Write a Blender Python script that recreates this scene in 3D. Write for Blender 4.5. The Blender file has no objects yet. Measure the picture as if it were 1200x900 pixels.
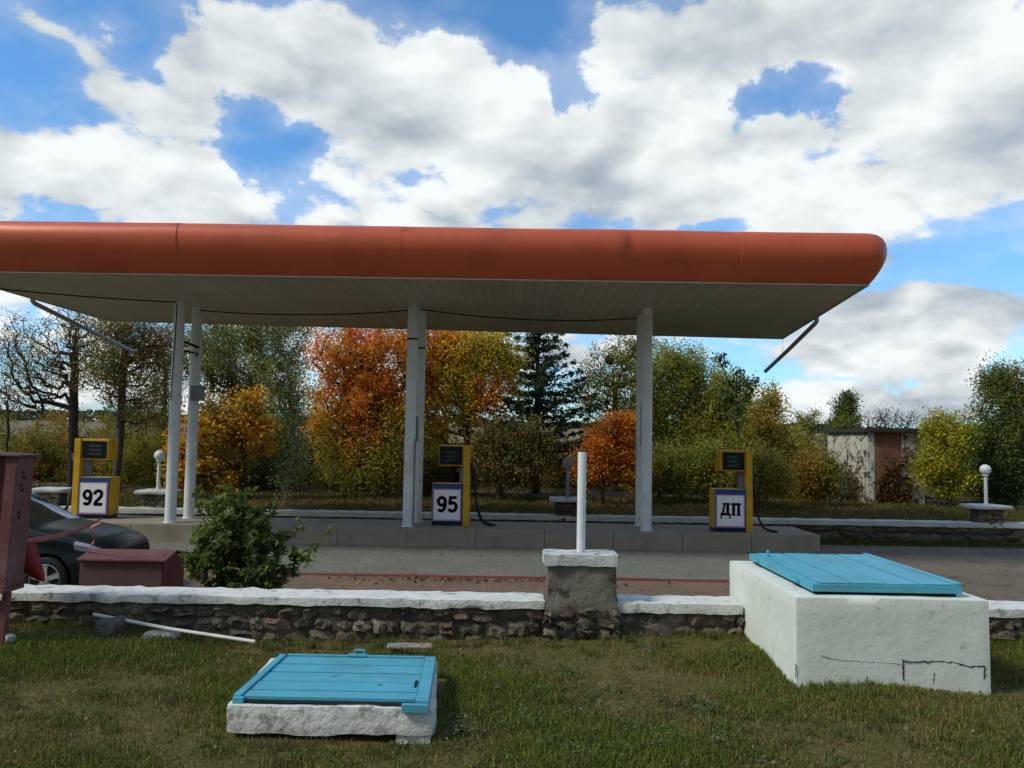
import bpy, bmesh, math, random
import numpy as np
from mathutils import Vector, Matrix, Euler, noise as mnoise

sc = bpy.context.scene
C = sc.collection
R = math.radians
rng = np.random.default_rng(7)
random.seed(7)

# ------------------------------------------------------------------ camera
EYE = 2.28
PITCH = math.atan(65 / 960)
ROLL = 0.017
cam_d = bpy.data.cameras.new("camera")
cam_d.sensor_width = 36.0
cam_d.lens = 36.0 * 960 / 1200
cam_d.clip_start = 0.05
cam_d.clip_end = 6000
cam = bpy.data.objects.new("camera", cam_d)
C.objects.link(cam)
cam.matrix_world = (Matrix.Translation((0, 0, EYE)) @ Matrix.Rotation(math.pi / 2 + PITCH, 4, 'X')
                    @ Matrix.Rotation(ROLL, 4, 'Z'))
sc.camera = cam


def at(px, py, D):
    """world point seen at photo pixel (px, py) at distance D along +Y"""
    dx, dy = px - 600, py - 450
    a, b = dx + ROLL * dy, dy - ROLL * dx
    cp, sp = math.cos(PITCH), math.sin(PITCH)
    y = 960 * cp + b * sp
    z = 960 * sp - b * cp
    return Vector((a * D / y, D, EYE + z * D / y))


# ------------------------------------------------------------------ object helpers
def tag(o, label=None, cat=None, group=None, kind=None):
    if label: o['label'] = label
    if cat: o['category'] = cat
    if group: o['group'] = group
    if kind: o['kind'] = kind
    return o


def thing(name, label, cat, loc=(0, 0, 0), rz=0.0, group=None):
    o = bpy.data.objects.new(name, None)
    o.empty_display_size = 0.2
    C.objects.link(o)
    o.location = loc
    o.rotation_euler = (0, 0, rz)
    return tag(o, label, cat, group)


class MB:
    def __init__(self):
        self.v, self.f, self.c = [], [], []
        self.has_c = False

    def add(self, vs, fs, col=None):
        b = len(self.v)
        self.v.extend([tuple(p) for p in vs])
        self.f.extend([tuple(i + b for i in f) for f in fs])
        if col is not None: self.has_c = True
        self.c.extend([col if col is not None else (1, 1, 1)] * len(vs))
        return self

    def box(self, lo, hi, col=None):
        x0, y0, z0 = lo; x1, y1, z1 = hi
        vs = [(x0, y0, z0), (x1, y0, z0), (x1, y1, z0), (x0, y1, z0),
              (x0, y0, z1), (x1, y0, z1), (x1, y1, z1), (x0, y1, z1)]
        return self.add(vs, [(0, 3, 2, 1), (4, 5, 6, 7), (0, 1, 5, 4), (1, 2, 6, 5), (2, 3, 7, 6), (3, 0, 4, 7)], col)

    def obox(self, c, size, rot=None, col=None):
        m = Matrix.Translation(c) @ (rot.to_4x4() if rot else Matrix.Identity(4))
        s = Vector(size) / 2
        vs = [m @ Vector((sx * s.x, sy * s.y, sz * s.z)) for sz in (-1, 1) for sx, sy in ((-1, -1), (1, -1), (1, 1), (-1, 1))]
        return self.add(vs, [(0, 3, 2, 1), (4, 5, 6, 7), (0, 1, 5, 4), (1, 2, 6, 5), (2, 3, 7, 6), (3, 0, 4, 7)], col)

    def tube(self, pts, r, n=8, cap=True, col=None):
        pts = [Vector(p) for p in pts]
        rs = r if isinstance(r, (list, tuple)) else [r] * len(pts)
        vs, fs = [], []
        ref = None
        for i, p in enumerate(pts):
            d = (pts[min(i + 1, len(pts) - 1)] - pts[max(i - 1, 0)]).normalized()
            if ref is None:
                ref = d.orthogonal().normalized()
            ref = (ref - d * ref.dot(d))
            ref = ref.normalized() if ref.length > 1e-6 else d.orthogonal().normalized()
            b = d.cross(ref)
            for k in range(n):
                a = 2 * math.pi * k / n
                vs.append(p + (ref * math.cos(a) + b * math.sin(a)) * rs[i])
        for i in range(len(pts) - 1):
            for k in range(n):
                a, b2 = i * n + k, i * n + (k + 1) % n
                fs.append((a, b2, b2 + n, a + n))
        if cap:
            fs.append(tuple(range(n - 1, -1, -1)))
            fs.append(tuple(range((len(pts) - 1) * n, len(pts) * n)))
        return self.add(vs, fs, col)

    def lathe(self, prof, c=(0, 0, 0), n=24, m=None, col=None):
        """prof: (radius, height) pairs, round the z axis through c (or matrix m)"""
        c = Vector(c)
        vs, fs = [], []
        for r, z in prof:
            for k in range(n):
                a = 2 * math.pi * k / n
                p = Vector((r * math.cos(a), r * math.sin(a), z))
                vs.append((m @ p) if m else (c + p))
        for i in range(len(prof) - 1):
            for k in range(n):
                a, b = i * n + k, i * n + (k + 1) % n
                fs.append((a, b, b + n, a + n))
        if prof[0][0] > 1e-5: fs.append(tuple(range(n - 1, -1, -1)))
        if prof[-1][0] > 1e-5: fs.append(tuple(range((len(prof) - 1) * n, len(prof) * n)))
        return self.add(vs, fs, col)

    def prism(self, poly, y0, y1, col=None):
        """polygon in (x, z), pushed from y0 to y1"""
        n = len(poly)
        vs = [(x, y0, z) for x, z in poly] + [(x, y1, z) for x, z in poly]
        fs = [tuple(range(n)), tuple(range(2 * n - 1, n - 1, -1))]
        fs += [(i, i + n, (i + 1) % n + n, (i + 1) % n) for i in range(n)]
        return self.add(vs, fs, col)

    def build(self, name, m, parent=None, smooth=None, bevel=0.0, segs=2, loc=None):
        me = bpy.data.meshes.new(name)
        me.from_pydata(self.v, [], self.f)
        if self.has_c:
            a = me.attributes.new('col', 'FLOAT_COLOR', 'POINT')
            arr = np.ones((len(self.v), 4), np.float32)
            arr[:, :3] = np.array(self.c, np.float32)
            a.data.foreach_set('color', arr.ravel())
        bm = bmesh.new(); bm.from_mesh(me)
        bmesh.ops.remove_doubles(bm, verts=bm.verts, dist=1e-6)
        bmesh.ops.recalc_face_normals(bm, faces=bm.faces)
        bm.to_mesh(me); bm.free()
        return link(name, me, m, parent, smooth, bevel, segs, loc)


def link(name, me, m, parent=None, smooth=None, bevel=0.0, segs=2, loc=None):
    me.materials.append(m)
    if smooth is not None:
        me.polygons.foreach_set('use_smooth', [True] * len(me.polygons))
        if smooth < 180: me.set_sharp_from_angle(angle=R(smooth))
    o = bpy.data.objects.new(name, me)
    C.objects.link(o)
    if parent is not None: o.parent = parent
    if loc is not None: o.location = loc
    if bevel:
        b = o.modifiers.new('bevel', 'BEVEL')
        b.width = bevel; b.segments = segs; b.limit_method = 'ANGLE'; b.angle_limit = R(40)
    return o


def copy_tree(o, parent=None):
    c = o.copy()
    C.objects.link(c)
    if parent is not None: c.parent = parent
    for ch in [x for x in C.objects if x.parent == o]:
        copy_tree(ch, c)
    return c


# ------------------------------------------------------------------ materials
def node_mat(name):
    m = bpy.data.materials.new(name)
    m.use_nodes = True
    nt = m.node_tree
    b = nt.nodes['Principled BSDF']
    return m, nt, b


def N(nt, t, **kw):
    n = nt.nodes.new(t)
    for k, v in kw.items():
        if k == 'ins':
            for i, val in v.items(): n.inputs[i].default_value = val
        else:
            setattr(n, k, v)
    return n


def c4(c): return (c[0], c[1], c[2], 1)


def noise_fac(nt, scale, detail=6, rough=0.6, lo=0.4, hi=0.6, vec=None):
    n = N(nt, 'ShaderNodeTexNoise', ins={'Scale': scale, 'Detail': detail, 'Roughness': rough})
    if vec is not None: nt.links.new(vec, n.inputs['Vector'])
    r = N(nt, 'ShaderNodeMapRange', ins={1: lo, 2: hi})
    nt.links.new(n.outputs['Fac'], r.inputs[0])
    return r.outputs[0]


def mix(nt, fac, a, b):
    m = N(nt, 'ShaderNodeMix', data_type='RGBA')
    for s, i in ((a, 6), (b, 7)):
        if isinstance(s, tuple): m.inputs[i].default_value = c4(s)
        else: nt.links.new(s, m.inputs[i])
    if isinstance(fac, float): m.inputs[0].default_value = fac
    else: nt.links.new(fac, m.inputs[0])
    return m.outputs[2]


def obj_coord(nt):
    return N(nt, 'ShaderNodeTexCoord').outputs['Object']


def paint(name, base, alt=None, scale=3.0, rough=0.5, chips=None, chip_scale=14, chip_lo=0.62, chip_hi=0.68,
          bump=0.15, bump_scale=40, metallic=0.0, dirt=None, dirt_scale=1.5, spec=0.25, coat=0.0):
    """base colour wandering to alt, with chips showing what lies under and dirt patches"""
    m, nt, b = node_mat(name)
    v = obj_coord(nt)
    col = mix(nt, noise_fac(nt, scale, 5, .6, .3, .7, v), base, alt or tuple(x * .82 for x in base))
    if dirt:
        col = mix(nt, noise_fac(nt, dirt_scale, 8, .7, .5, .72, v), col, dirt)
    if chips:
        f = noise_fac(nt, chip_scale, 8, .68, chip_lo, chip_hi, v)
        col = mix(nt, f, col, chips)
    nt.links.new(col, b.inputs['Base Color'])
    b.inputs['Roughness'].default_value = rough
    b.inputs['Metallic'].default_value = metallic
    b.inputs['Specular IOR Level'].default_value = spec
    b.inputs['Coat Weight'].default_value = coat
    if bump:
        nn = N(nt, 'ShaderNodeTexNoise', ins={'Scale': bump_scale, 'Detail': 6, 'Roughness': .65})
        nt.links.new(v, nn.inputs['Vector'])
        bp = N(nt, 'ShaderNodeBump', ins={'Strength': bump, 'Distance': .02})
        nt.links.new(nn.outputs['Fac'], bp.inputs['Height'])
        nt.links.new(bp.outputs[0], b.inputs['Normal'])
    return m


def attr_mat(name, rough=0.8, transl=0.0, bump=0.0, bump_scale=30, vary=0.0, spec=.3):
    m, nt, b = node_mat(name)
    a = N(nt, 'ShaderNodeAttribute', attribute_name='col')
    col = a.outputs['Color']
    if vary:
        v = obj_coord(nt)
        f = noise_fac(nt, bump_scale * .6, 6, .65, .3, .7, v)
        mm = N(nt, 'ShaderNodeMix', data_type='RGBA', blend_type='MULTIPLY')
        mm.inputs[0].default_value = 1
        nt.links.new(col, mm.inputs[6])
        nt.links.new(mix(nt, f, (1 - vary,) * 3, (1 + vary,) * 3), mm.inputs[7])
        col = mm.outputs[2]
    nt.links.new(col, b.inputs['Base Color'])
    b.inputs['Roughness'].default_value = rough
    b.inputs['Specular IOR Level'].default_value = spec
    if bump:
        nn = N(nt, 'ShaderNodeTexNoise', ins={'Scale': bump_scale, 'Detail': 6})
        nt.links.new(obj_coord(nt), nn.inputs['Vector'])
        bp = N(nt, 'ShaderNodeBump', ins={'Strength': bump, 'Distance': .02})
        nt.links.new(nn.outputs['Fac'], bp.inputs['Height'])
        nt.links.new(bp.outputs[0], b.inputs['Normal'])
    if transl:
        t = N(nt, 'ShaderNodeBsdfTranslucent')
        nt.links.new(col, t.inputs['Color'])
        ms = N(nt, 'ShaderNodeMixShader', ins={0: transl})
        out = nt.nodes['Material Output']
        nt.links.new(b.outputs[0], ms.inputs[1]); nt.links.new(t.outputs[0], ms.inputs[2])
        nt.links.new(ms.outputs[0], out.inputs['Surface'])
    return m


M = {}
M['leaf'] = attr_mat('leaf', .65, .45, spec=.15)
M['grass'] = attr_mat('grass_blade', .75, .25, spec=.15)
M['bark'] = paint('bark', (.055, .043, .033), (.11, .095, .075), 6, .9, bump=.5, bump_scale=30)
M['bark_pale'] = paint('bark_pale', (.36, .35, .31), (.2, .19, .16), 4, .85, chips=(.05, .045, .04), chip_scale=5, chip_lo=.55, chip_hi=.6, bump=.3)
M['bark_dark'] = paint('bark_dark', (.03, .025, .02), (.06, .05, .04), 6, .9, bump=.5, bump_scale=30)
M['red_sheet'] = paint('red_sheet_metal', (.58, .115, .045), (.51, .098, .038), .6, .42, dirt=(.45, .085, .035), dirt_scale=.9, bump=.05, bump_scale=3, metallic=.1, spec=.45)
M['white_metal'] = paint('white_column_paint', (.68, .72, .72), (.60, .64, .64), 2, .4, chips=(.4, .4, .36), chip_scale=7, chip_lo=.62, chip_hi=.70, dirt=(.44, .45, .41), dirt_scale=1.1, bump=.05, bump_scale=12)
M['white_plaster'] = paint('whitewash', (.70, .745, .67), (.63, .68, .60), 2.2, .9, chips=(.42, .43, .37), chip_scale=5, chip_lo=.60, chip_hi=.70, dirt=(.58, .62, .52), dirt_scale=1.3, bump=.3, bump_scale=14)
M['white_cap'] = paint('whitewashed_concrete', (.72, .73, .68), (.60, .62, .57), 4, .9, chips=(.26, .26, .24), chip_scale=10, chip_lo=.54, chip_hi=.66, bump=.7, bump_scale=30)
M['chipped_slab'] = paint('chipped_whitewash', (.70, .71, .66), (.58, .60, .55), 4, .9, chips=(.26, .26, .22), chip_scale=13, chip_lo=.53, chip_hi=.66, bump=.9, bump_scale=22)
M['slab_white'] = paint('dirty_white_slab', (.62, .65, .62), (.48, .50, .47), 4, .9, chips=(.24, .24, .21), chip_scale=9, chip_lo=.5, chip_hi=.64, bump=.6, bump_scale=30)
M['far_cap'] = paint('weathered_white_concrete', (.56, .58, .54), (.42, .44, .41), 4, .9, chips=(.2, .2, .18), chip_scale=6, chip_lo=.58, chip_hi=.68, bump=.5, bump_scale=25)
M['blue_paint'] = paint('blue_hatch_paint', (.075, .34, .45), (.09, .39, .50), 3, .5, chips=(.05, .09, .11), chip_scale=6, chip_lo=.64, chip_hi=.67, dirt=(.085, .27, .34), dirt_scale=2, bump=.12, bump_scale=14)
M['dark_gap'] = paint('dark_gap', (.012, .015, .018), None, 5, .9, bump=0)
M['concrete'] = paint('concrete', (.31, .27, .205), (.25, .22, .165), 2.5, .9, dirt=(.19, .165, .125), dirt_scale=1.2, bump=.4, bump_scale=30)
M['pillar_plaster'] = paint('grey_plaster', (.20, .185, .15), (.14, .13, .105), 6, .92, chips=(.06, .05, .036), chip_scale=5, chip_lo=.53, chip_hi=.60, bump=1.0, bump_scale=16)
M['stone'] = attr_mat('field_stone', .9, 0, 1.0, 40, .55)
M['mortar'] = paint('mortar', (.085, .076, .06), (.055, .048, .038), 8, .95, bump=.8, bump_scale=25)
M['yellow'] = paint('pump_yellow', (.62, .36, .018), (.54, .30, .014), 3, .4, dirt=(.38, .24, .02), dirt_scale=3, bump=.03)
M['pump_blue'] = paint('pump_blue', (.02, .075, .22), (.015, .055, .17), 4, .4, bump=.03)
M['pump_navy'] = paint('pump_navy', (.012, .02, .05), None, 4, .5, bump=.03)
M['sign_white'] = paint('sign_white', (.80, .80, .83), (.74, .75, .78), 6, .5, bump=0)
M['sign_black'] = paint('sign_black', (.004, .004, .005), None, 6, .8, bump=0, spec=.05)
M['sign_pink'] = paint('sign_fringe', (.50, .30, .46), None, 6, .6, bump=0)
M['display'] = paint('display_glass', (.006, .007, .009), None, 6, .4, bump=0, spec=.2)
M['readout'] = paint('readout', (.05, .065, .07), None, 6, .5, bump=0)
M['black_rubber'] = paint('black_rubber', (.013, .013, .014), None, 6, .6, bump=.05)
M['grey_metal'] = paint('grey_metal', (.24, .26, .28), (.16, .17, .19), 4, .5, bump=.1)
M['galv'] = paint('galvanised_pipe', (.36, .39, .41), (.28, .30, .32), 5, .55, bump=.1)
M['pink_paint'] = paint('faded_red_paint', (.165, .060, .055), (.115, .04, .038), 2.5, .6, chips=(.07, .028, .026), chip_scale=9, chip_lo=.60, chip_hi=.65, dirt=(.21, .11, .10), dirt_scale=2.5, bump=.25, bump_scale=20)
M['maroon'] = paint('maroon_paint', (.085, .045, .040), (.11, .06, .052), 2.5, .7, dirt=(.12, .07, .055), dirt_scale=3, bump=.25, bump_scale=18)
M['lid_maroon'] = paint('lid_red_paint', (.15, .06, .056), (.12, .048, .045), 2.5, .7, dirt=(.18, .095, .085), dirt_scale=3, bump=.2, bump_scale=18)
M['dark_maroon'] = paint('dark_red_paint', (.10, .012, .014), (.07, .01, .012), 3, .5, bump=.1)
M['bucket_red'] = paint('bucket_red', (.22, .012, .014), (.15, .01, .012), 4, .45, bump=.1)
M['lamp_globe'] = paint('lamp_globe', (.72, .74, .74), (.66, .68, .69), 3, .3, bump=0)
M['lamp_globe_shaded'] = paint('lamp_globe_shaded', (.30, .32, .33), (.22, .24, .25), 4, .45, bump=0)  # globe grey with the shade put into its colour
M['car_paint'] = paint('car_paint', (.003, .010, .011), (.004, .012, .012), 3, .28, bump=0, coat=.05, spec=.28)
M['car_trim'] = paint('car_trim', (.01, .01, .011), None, 3, .55, bump=0)
M['alloy'] = paint('alloy', (.55, .56, .58), (.45, .46, .48), 6, .35, metallic=.6, bump=0)
M['chrome'] = paint('headlight_reflector', (.62, .64, .66), None, 6, .15, metallic=.7, bump=0)
M['brick'] = None
M['pole_white'] = paint('white_pole_paint', (.66, .66, .60), (.5, .5, .44), 9, .6, bump=.1)
M['tape_red'] = paint('tape_red', (.30, .06, .07), (.36, .16, .16), 2.0, .5, bump=0)
M['roof_felt'] = paint('roof_felt', (.03, .027, .025), (.05, .045, .04), 4, .95, bump=.4)


def glass(name, col, rough=.05):
    m, nt, b = node_mat(name)
    b.inputs['Base Color'].default_value = c4(col)
    b.inputs['Roughness'].default_value = rough
    b.inputs['Specular IOR Level'].default_value = .8
    b.inputs['Coat Weight'].default_value = .5
    nn = N(nt, 'ShaderNodeTexNoise', ins={'Scale': 3, 'Detail': 3})
    mr = N(nt, 'ShaderNodeMapRange', ins={1: .3, 2: .7, 3: rough, 4: rough + .08})
    nt.links.new(nn.outputs['Fac'], mr.inputs[0]); nt.links.new(mr.outputs[0], b.inputs['Roughness'])
    return m


M['car_glass'] = glass('car_glass', (.012, .018, .02))
M['lens'] = glass('headlight_lens', (.30, .32, .34), .05)


def soffit_mat():
    m, nt, b = node_mat('soffit_boards')
    v = obj_coord(nt)
    sep = N(nt, 'ShaderNodeSeparateXYZ'); nt.links.new(v, sep.inputs[0])
    # boards run front to back, 0.2 m wide, with a groove between them
    mul = N(nt, 'ShaderNodeMath', operation='MULTIPLY', ins={1: 1 / .2}); nt.links.new(sep.outputs[0], mul.inputs[0])
    fr = N(nt, 'ShaderNodeMath', operation='FRACT'); nt.links.new(mul.outputs[0], fr.inputs[0])
    fl = N(nt, 'ShaderNodeMath', operation='FLOOR'); nt.links.new(mul.outputs[0], fl.inputs[0])
    wn = N(nt, 'ShaderNodeTexWhiteNoise', noise_dimensions='1D'); nt.links.new(fl.outputs[0], wn.inputs['W'])
    col = mix(nt, wn.outputs['Value'], (.45, .44, .35), (.52, .505, .41))
    col = mix(nt, noise_fac(nt, .5, 6, .65, .45, .7, v), col, (.40, .385, .31))
    g = N(nt, 'ShaderNodeMath', operation='LESS_THAN', ins={1: .07}); nt.links.new(fr.outputs[0], g.inputs[0])
    col = mix(nt, g.outputs[0], col, (.30, .29, .23))
    nt.links.new(col, b.inputs['Base Color'])
    b.inputs['Roughness'].default_value = .45
    bp = N(nt, 'ShaderNodeBump', invert=True, ins={'Strength': .5, 'Distance': .01})
    nt.links.new(g.outputs[0], bp.inputs['Height']); nt.links.new(bp.outputs[0], b.inputs['Normal'])
    return m


M['soffit'] = soffit_mat()


def paver_mat(name, c1, c2, mortar, bw, bh, stain):
    m, nt, b = node_mat(name)
    v = obj_coord(nt)
    br = N(nt, 'ShaderNodeTexBrick', ins={'Color1': c4(c1), 'Color2': c4(c2), 'Mortar': c4(mortar), 'Scale': 1.0,
                                         'Mortar Size': .006, 'Brick Width': bw, 'Row Height': bh, 'Bias': 0.0})
    nt.links.new(v, br.inputs['Vector'])
    col = mix(nt, noise_fac(nt, .7, 8, .68, .42, .68, v), br.outputs['Color'], stain)
    f2 = noise_fac(nt, 9, 6, .7, .35, .65, v)
    mm = N(nt, 'ShaderNodeMix', data_type='RGBA', blend_type='MULTIPLY'); mm.inputs[0].default_value = 1
    nt.links.new(col, mm.inputs[6]); nt.links.new(mix(nt, f2, (.75,) * 3, (1.15,) * 3), mm.inputs[7])
    nt.links.new(mm.outputs[2], b.inputs['Base Color'])
    b.inputs['Roughness'].default_value = .85
    bp = N(nt, 'ShaderNodeBump', invert=True, ins={'Strength': .5, 'Distance': .01})
    nt.links.new(br.outputs['Fac'], bp.inputs['Height']); nt.links.new(bp.outputs[0], b.inputs['Normal'])
    return m


M['pavers_grey'] = paver_mat('grey_pavers', (.205, .21, .17), (.165, .17, .136), (.085, .085, .068), .22, .11, (.135, .135, .105))
M['pavers_red'] = paver_mat('red_brown_pavers', (.225, .135, .09), (.185, .11, .072), (.075, .055, .04), .22, .11, (.13, .098, .066))


def ground_mat(name, ca, cb, cc, scale, bump=.6):
    cols = (ca, cb, cc)
    m, nt, b = node_mat(name)
    v = obj_coord(nt)
    col = mix(nt, noise_fac(nt, scale, 8, .65, .4, .62, v), cols[0], cols[1])
    col = mix(nt, noise_fac(nt, scale * 3.3, 8, .7, .5, .68, v), col, cols[2])
    f2 = noise_fac(nt, 22, 6, .75, .3, .7, v)
    mm = N(nt, 'ShaderNodeMix', data_type='RGBA', blend_type='MULTIPLY'); mm.inputs[0].default_value = 1
    nt.links.new(col, mm.inputs[6]); nt.links.new(mix(nt, f2, (.6,) * 3, (1.3,) * 3), mm.inputs[7])
    nt.links.new(mm.outputs[2], b.inputs['Base Color'])
    b.inputs['Roughness'].default_value = .95
    b.inputs['Specular IOR Level'].default_value = .15
    nn = N(nt, 'ShaderNodeTexNoise', ins={'Scale': 35, 'Detail': 8, 'Roughness': .75}); nt.links.new(v, nn.inputs['Vector'])
    bp = N(nt, 'ShaderNodeBump', ins={'Strength': bump, 'Distance': .04})
    nt.links.new(nn.outputs['Fac'], bp.inputs['Height']); nt.links.new(bp.outputs[0], b.inputs['Normal'])
    return m


M['lawn'] = ground_mat('lawn_soil', (.095, .098, .026), (.14, .112, .042), (.165, .118, .052), .9)
M['asphalt'] = ground_mat('old_asphalt', (.155, .127, .095), (.19, .16, .12), (.10, .082, .062), .8, .45)
M['far_road'] = ground_mat('far_asphalt', (.10, .10, .105), (.13, .13, .13), (.09, .085, .08), .3, .2)
M['meadow'] = ground_mat('meadow', (.060, .070, .020), (.10, .085, .035), (.13, .08, .03), .16)
M['field'] = ground_mat('dry_field', (.19, .145, .08), (.22, .17, .10), (.12, .11, .05), .015)


def brick_wall_mat():
    m, nt, b = node_mat('old_brick')
    v = obj_coord(nt)
    mp = N(nt, 'ShaderNodeMapping'); mp.inputs['Rotation'].default_value = (R(90), 0, 0)
    nt.links.new(v, mp.inputs['Vector'])
    br = N(nt, 'ShaderNodeTexBrick', ins={'Color1': (.27, .10, .05, 1), 'Color2': (.20, .075, .04, 1), 'Mortar': (.12, .10, .08, 1),
                                         'Scale': 1, 'Mortar Size': .008, 'Brick Width': .25, 'Row Height': .08})
    nt.links.new(mp.outputs[0], br.inputs['Vector'])
    f2 = noise_fac(nt, 3, 7, .7, .35, .7, v)
    mm = N(nt, 'ShaderNodeMix', data_type='RGBA', blend_type='MULTIPLY'); mm.inputs[0].default_value = 1
    nt.links.new(br.outputs['Color'], mm.inputs[6]); nt.links.new(mix(nt, f2, (.6,) * 3, (1.3,) * 3), mm.inputs[7])
    nt.links.new(mm.outputs[2], b.inputs['Base Color'])
    b.inputs['Roughness'].default_value = .9
    return m


M['brick'] = brick_wall_mat()
M['old_white'] = paint('peeling_whitewash', (.58, .58, .49), (.46, .46, .39), 1.5, .9, chips=(.07, .06, .045), chip_scale=4, chip_lo=.50, chip_hi=.58, bump=.5, bump_scale=10)

# ------------------------------------------------------------------ numpy noise
_perm = rng.random((256, 256))


def vnoise(x, y):
    xi, yi = np.floor(x).astype(int), np.floor(y).astype(int)
    fx, fy = x - xi, y - yi
    fx, fy = fx * fx * (3 - 2 * fx), fy * fy * (3 - 2 * fy)
    g = lambda a, b: _perm[a % 256, b % 256]
    return (g(xi, yi) * (1 - fx) + g(xi + 1, yi) * fx) * (1 - fy) + (g(xi, yi + 1) * (1 - fx) + g(xi + 1, yi + 1) * fx) * fy


def fbm(x, y, o=4):
    s, a, t = 0, .5, 0
    for k in range(o):
        s = s + a * vnoise(x * 2 ** k + 17 * k, y * 2 ** k + 31 * k); t += a; a *= .5
    return s / t


def rough_box(lo, hi, res, rad, amp, freq=6.0, seed=0.0, amp_bottom=0.0):
    """a box with rounded, slightly uneven faces and edges"""
    lo, hi = Vector(lo), Vector(hi)
    n = [max(2, int(math.ceil((hi[i] - lo[i]) / res))) for i in range(3)]
    idx, vs, fs = {}, [], []

    def vid(i, j, k):
        if (i, j, k) in idx: return idx[(i, j, k)]
        p = Vector((lo[0] + (hi[0] - lo[0]) * i / n[0], lo[1] + (hi[1] - lo[1]) * j / n[1], lo[2] + (hi[2] - lo[2]) * k / n[2]))
        q = Vector([min(max(p[a], lo[a] + rad), hi[a] - rad) for a in range(3)])
        d = p - q
        if d.length > 1e-9:
            d.normalize()
            s = Vector((seed, seed * 1.7, seed * .3))
            a = amp * (mnoise.fractal((p + s) * freq, 1.0, 2.0, 4))
            p = q + d * (rad + a)
            if amp_bottom and k == 0: p.z += amp_bottom * mnoise.fractal((p + s) * 5, 1, 2, 3)
        idx[(i, j, k)] = len(vs); vs.append(p)
        return idx[(i, j, k)]
    for a, b, c in ((0, 1, 2), (0, 2, 1), (1, 2, 0)):
        for side in (0, n[c]):
            for i in range(n[a]):
                for j in range(n[b]):
                    q = []
                    for di, dj in ((0, 0), (1, 0), (1, 1), (0, 1)):
                        t = [0, 0, 0]; t[a] = i + di; t[b] = j + dj; t[c] = side
                        q.append(vid(*t))
                    fs.append(tuple(q))
    m = MB(); m.add(vs, fs)
    return m


# ------------------------------------------------------------------ leaves and trees
def leaf_mesh(name, cen, length, width, cols, up=0.3, along=None, rg=rng):
    n = len(cen)
    nr = rg.normal(size=(n, 3)); nr[:, 2] = np.abs(nr[:, 2]) + up
    nr /= np.linalg.norm(nr, axis=1)[:, None]
    a = rg.normal(size=(n, 3)) if along is None else along + rg.normal(size=(n, 3)) * .35
    a -= nr * (a * nr).sum(1)[:, None]
    a /= np.linalg.norm(a, axis=1)[:, None] + 1e-9
    b = np.cross(nr, a)
    L = (length * rg.uniform(.65, 1.35, n))[:, None]
    W = (width * rg.uniform(.65, 1.35, n))[:, None]
    bend = nr * L * rg.uniform(-.15, .25, n)[:, None]
    v = np.empty((n, 4, 3), np.float32)
    v[:, 0] = cen - a * L * .5
    v[:, 1] = cen + b * W * .5 + bend - a * L * .05
    v[:, 2] = cen + a * L * .5 - bend * .5
    v[:, 3] = cen - b * W * .5 + bend - a * L * .05
    return quads(name, v, cols)


def quads(name, v, cols):
    n = len(v)
    me = bpy.data.meshes.new(name)
    me.vertices.add(4 * n); me.loops.add(4 * n); me.polygons.add(n)
    me.vertices.foreach_set('co', v.astype(np.float32).ravel())
    me.loops.foreach_set('vertex_index', np.arange(4 * n, dtype=np.int32))
    me.polygons.foreach_set('loop_start', np.arange(0, 4 * n, 4, dtype=np.int32))
    me.polygons.foreach_set('loop_total', np.full(n, 4, np.int32))
    me.update(); me.validate()
    a = me.attributes.new('col', 'FLOAT_COLOR', 'POINT')
    c = np.ones((n, 4, 4), np.float32)
    c[:, :, :3] = np.asarray(cols, np.float32)[:, None, :]
    a.data.foreach_set('color', c.ravel())
    return me


def sample_blobs(blobs, n, rg, shell=.55):
    """points in a union of ellipsoids, more of them near the outside"""
    vol = np.array([b[3] * b[4] * b[5] for b in blobs]); vol = vol ** .8
    pick = rg.choice(len(blobs), n, p=vol / vol.sum())
    d = rg.normal(size=(n, 3)); d /= np.linalg.norm(d, axis=1)[:, None]
    r = rg.random(n) ** shell * (1 - .0)
    r = np.clip(r, .12, 1)
    B = np.array(blobs)[pick]
    return B[:, :3] + d * r[:, None] * B[:, 3:6], pick


def skeleton(trunk, tips, rg, seg=.45, wob=.12):
    """branches: each tip joins the nearest fitting node of what has grown so far"""
    P = [np.array(p, float) for p in trunk]
    par = [-1] + list(range(len(trunk) - 1))
    base = P[0]
    order = np.argsort(np.linalg.norm(tips - np.array(trunk[-1]), axis=1) * .6 + tips[:, 2] * .4)
    tipidx = []
    for t in order:
        T = tips[t]
        A = np.array(P)
        d = T - A
        dist = np.linalg.norm(d, axis=1)
        cost = dist * (1 + 1.4 * np.clip((A[:, 2] - T[2] + .25 * dist) / (dist + 1e-6), 0, 2))
        lim = base[2] + .28 * (T[2] - base[2])
        cost = cost + np.where(A[:, 2] < lim, 6, 0)
        k = int(np.argmin(cost))
        a = P[k]
        L = dist[k]
        n = max(1, int(L / seg))
        mid = a + d[k] * .5 + rg.normal(size=3) * wob * L + np.array([0, 0, .08 * L])
        prev = k
        for i in range(1, n + 1):
            s = i / n
            p = (1 - s) ** 2 * a + 2 * s * (1 - s) * mid + s * s * T
            if i < n: p = p + rg.normal(size=3) * .05 * seg
            P.append(p); par.append(prev); prev = len(P) - 1
        tipidx.append(prev)
    return np.array(P), np.array(par), tipidx


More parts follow.
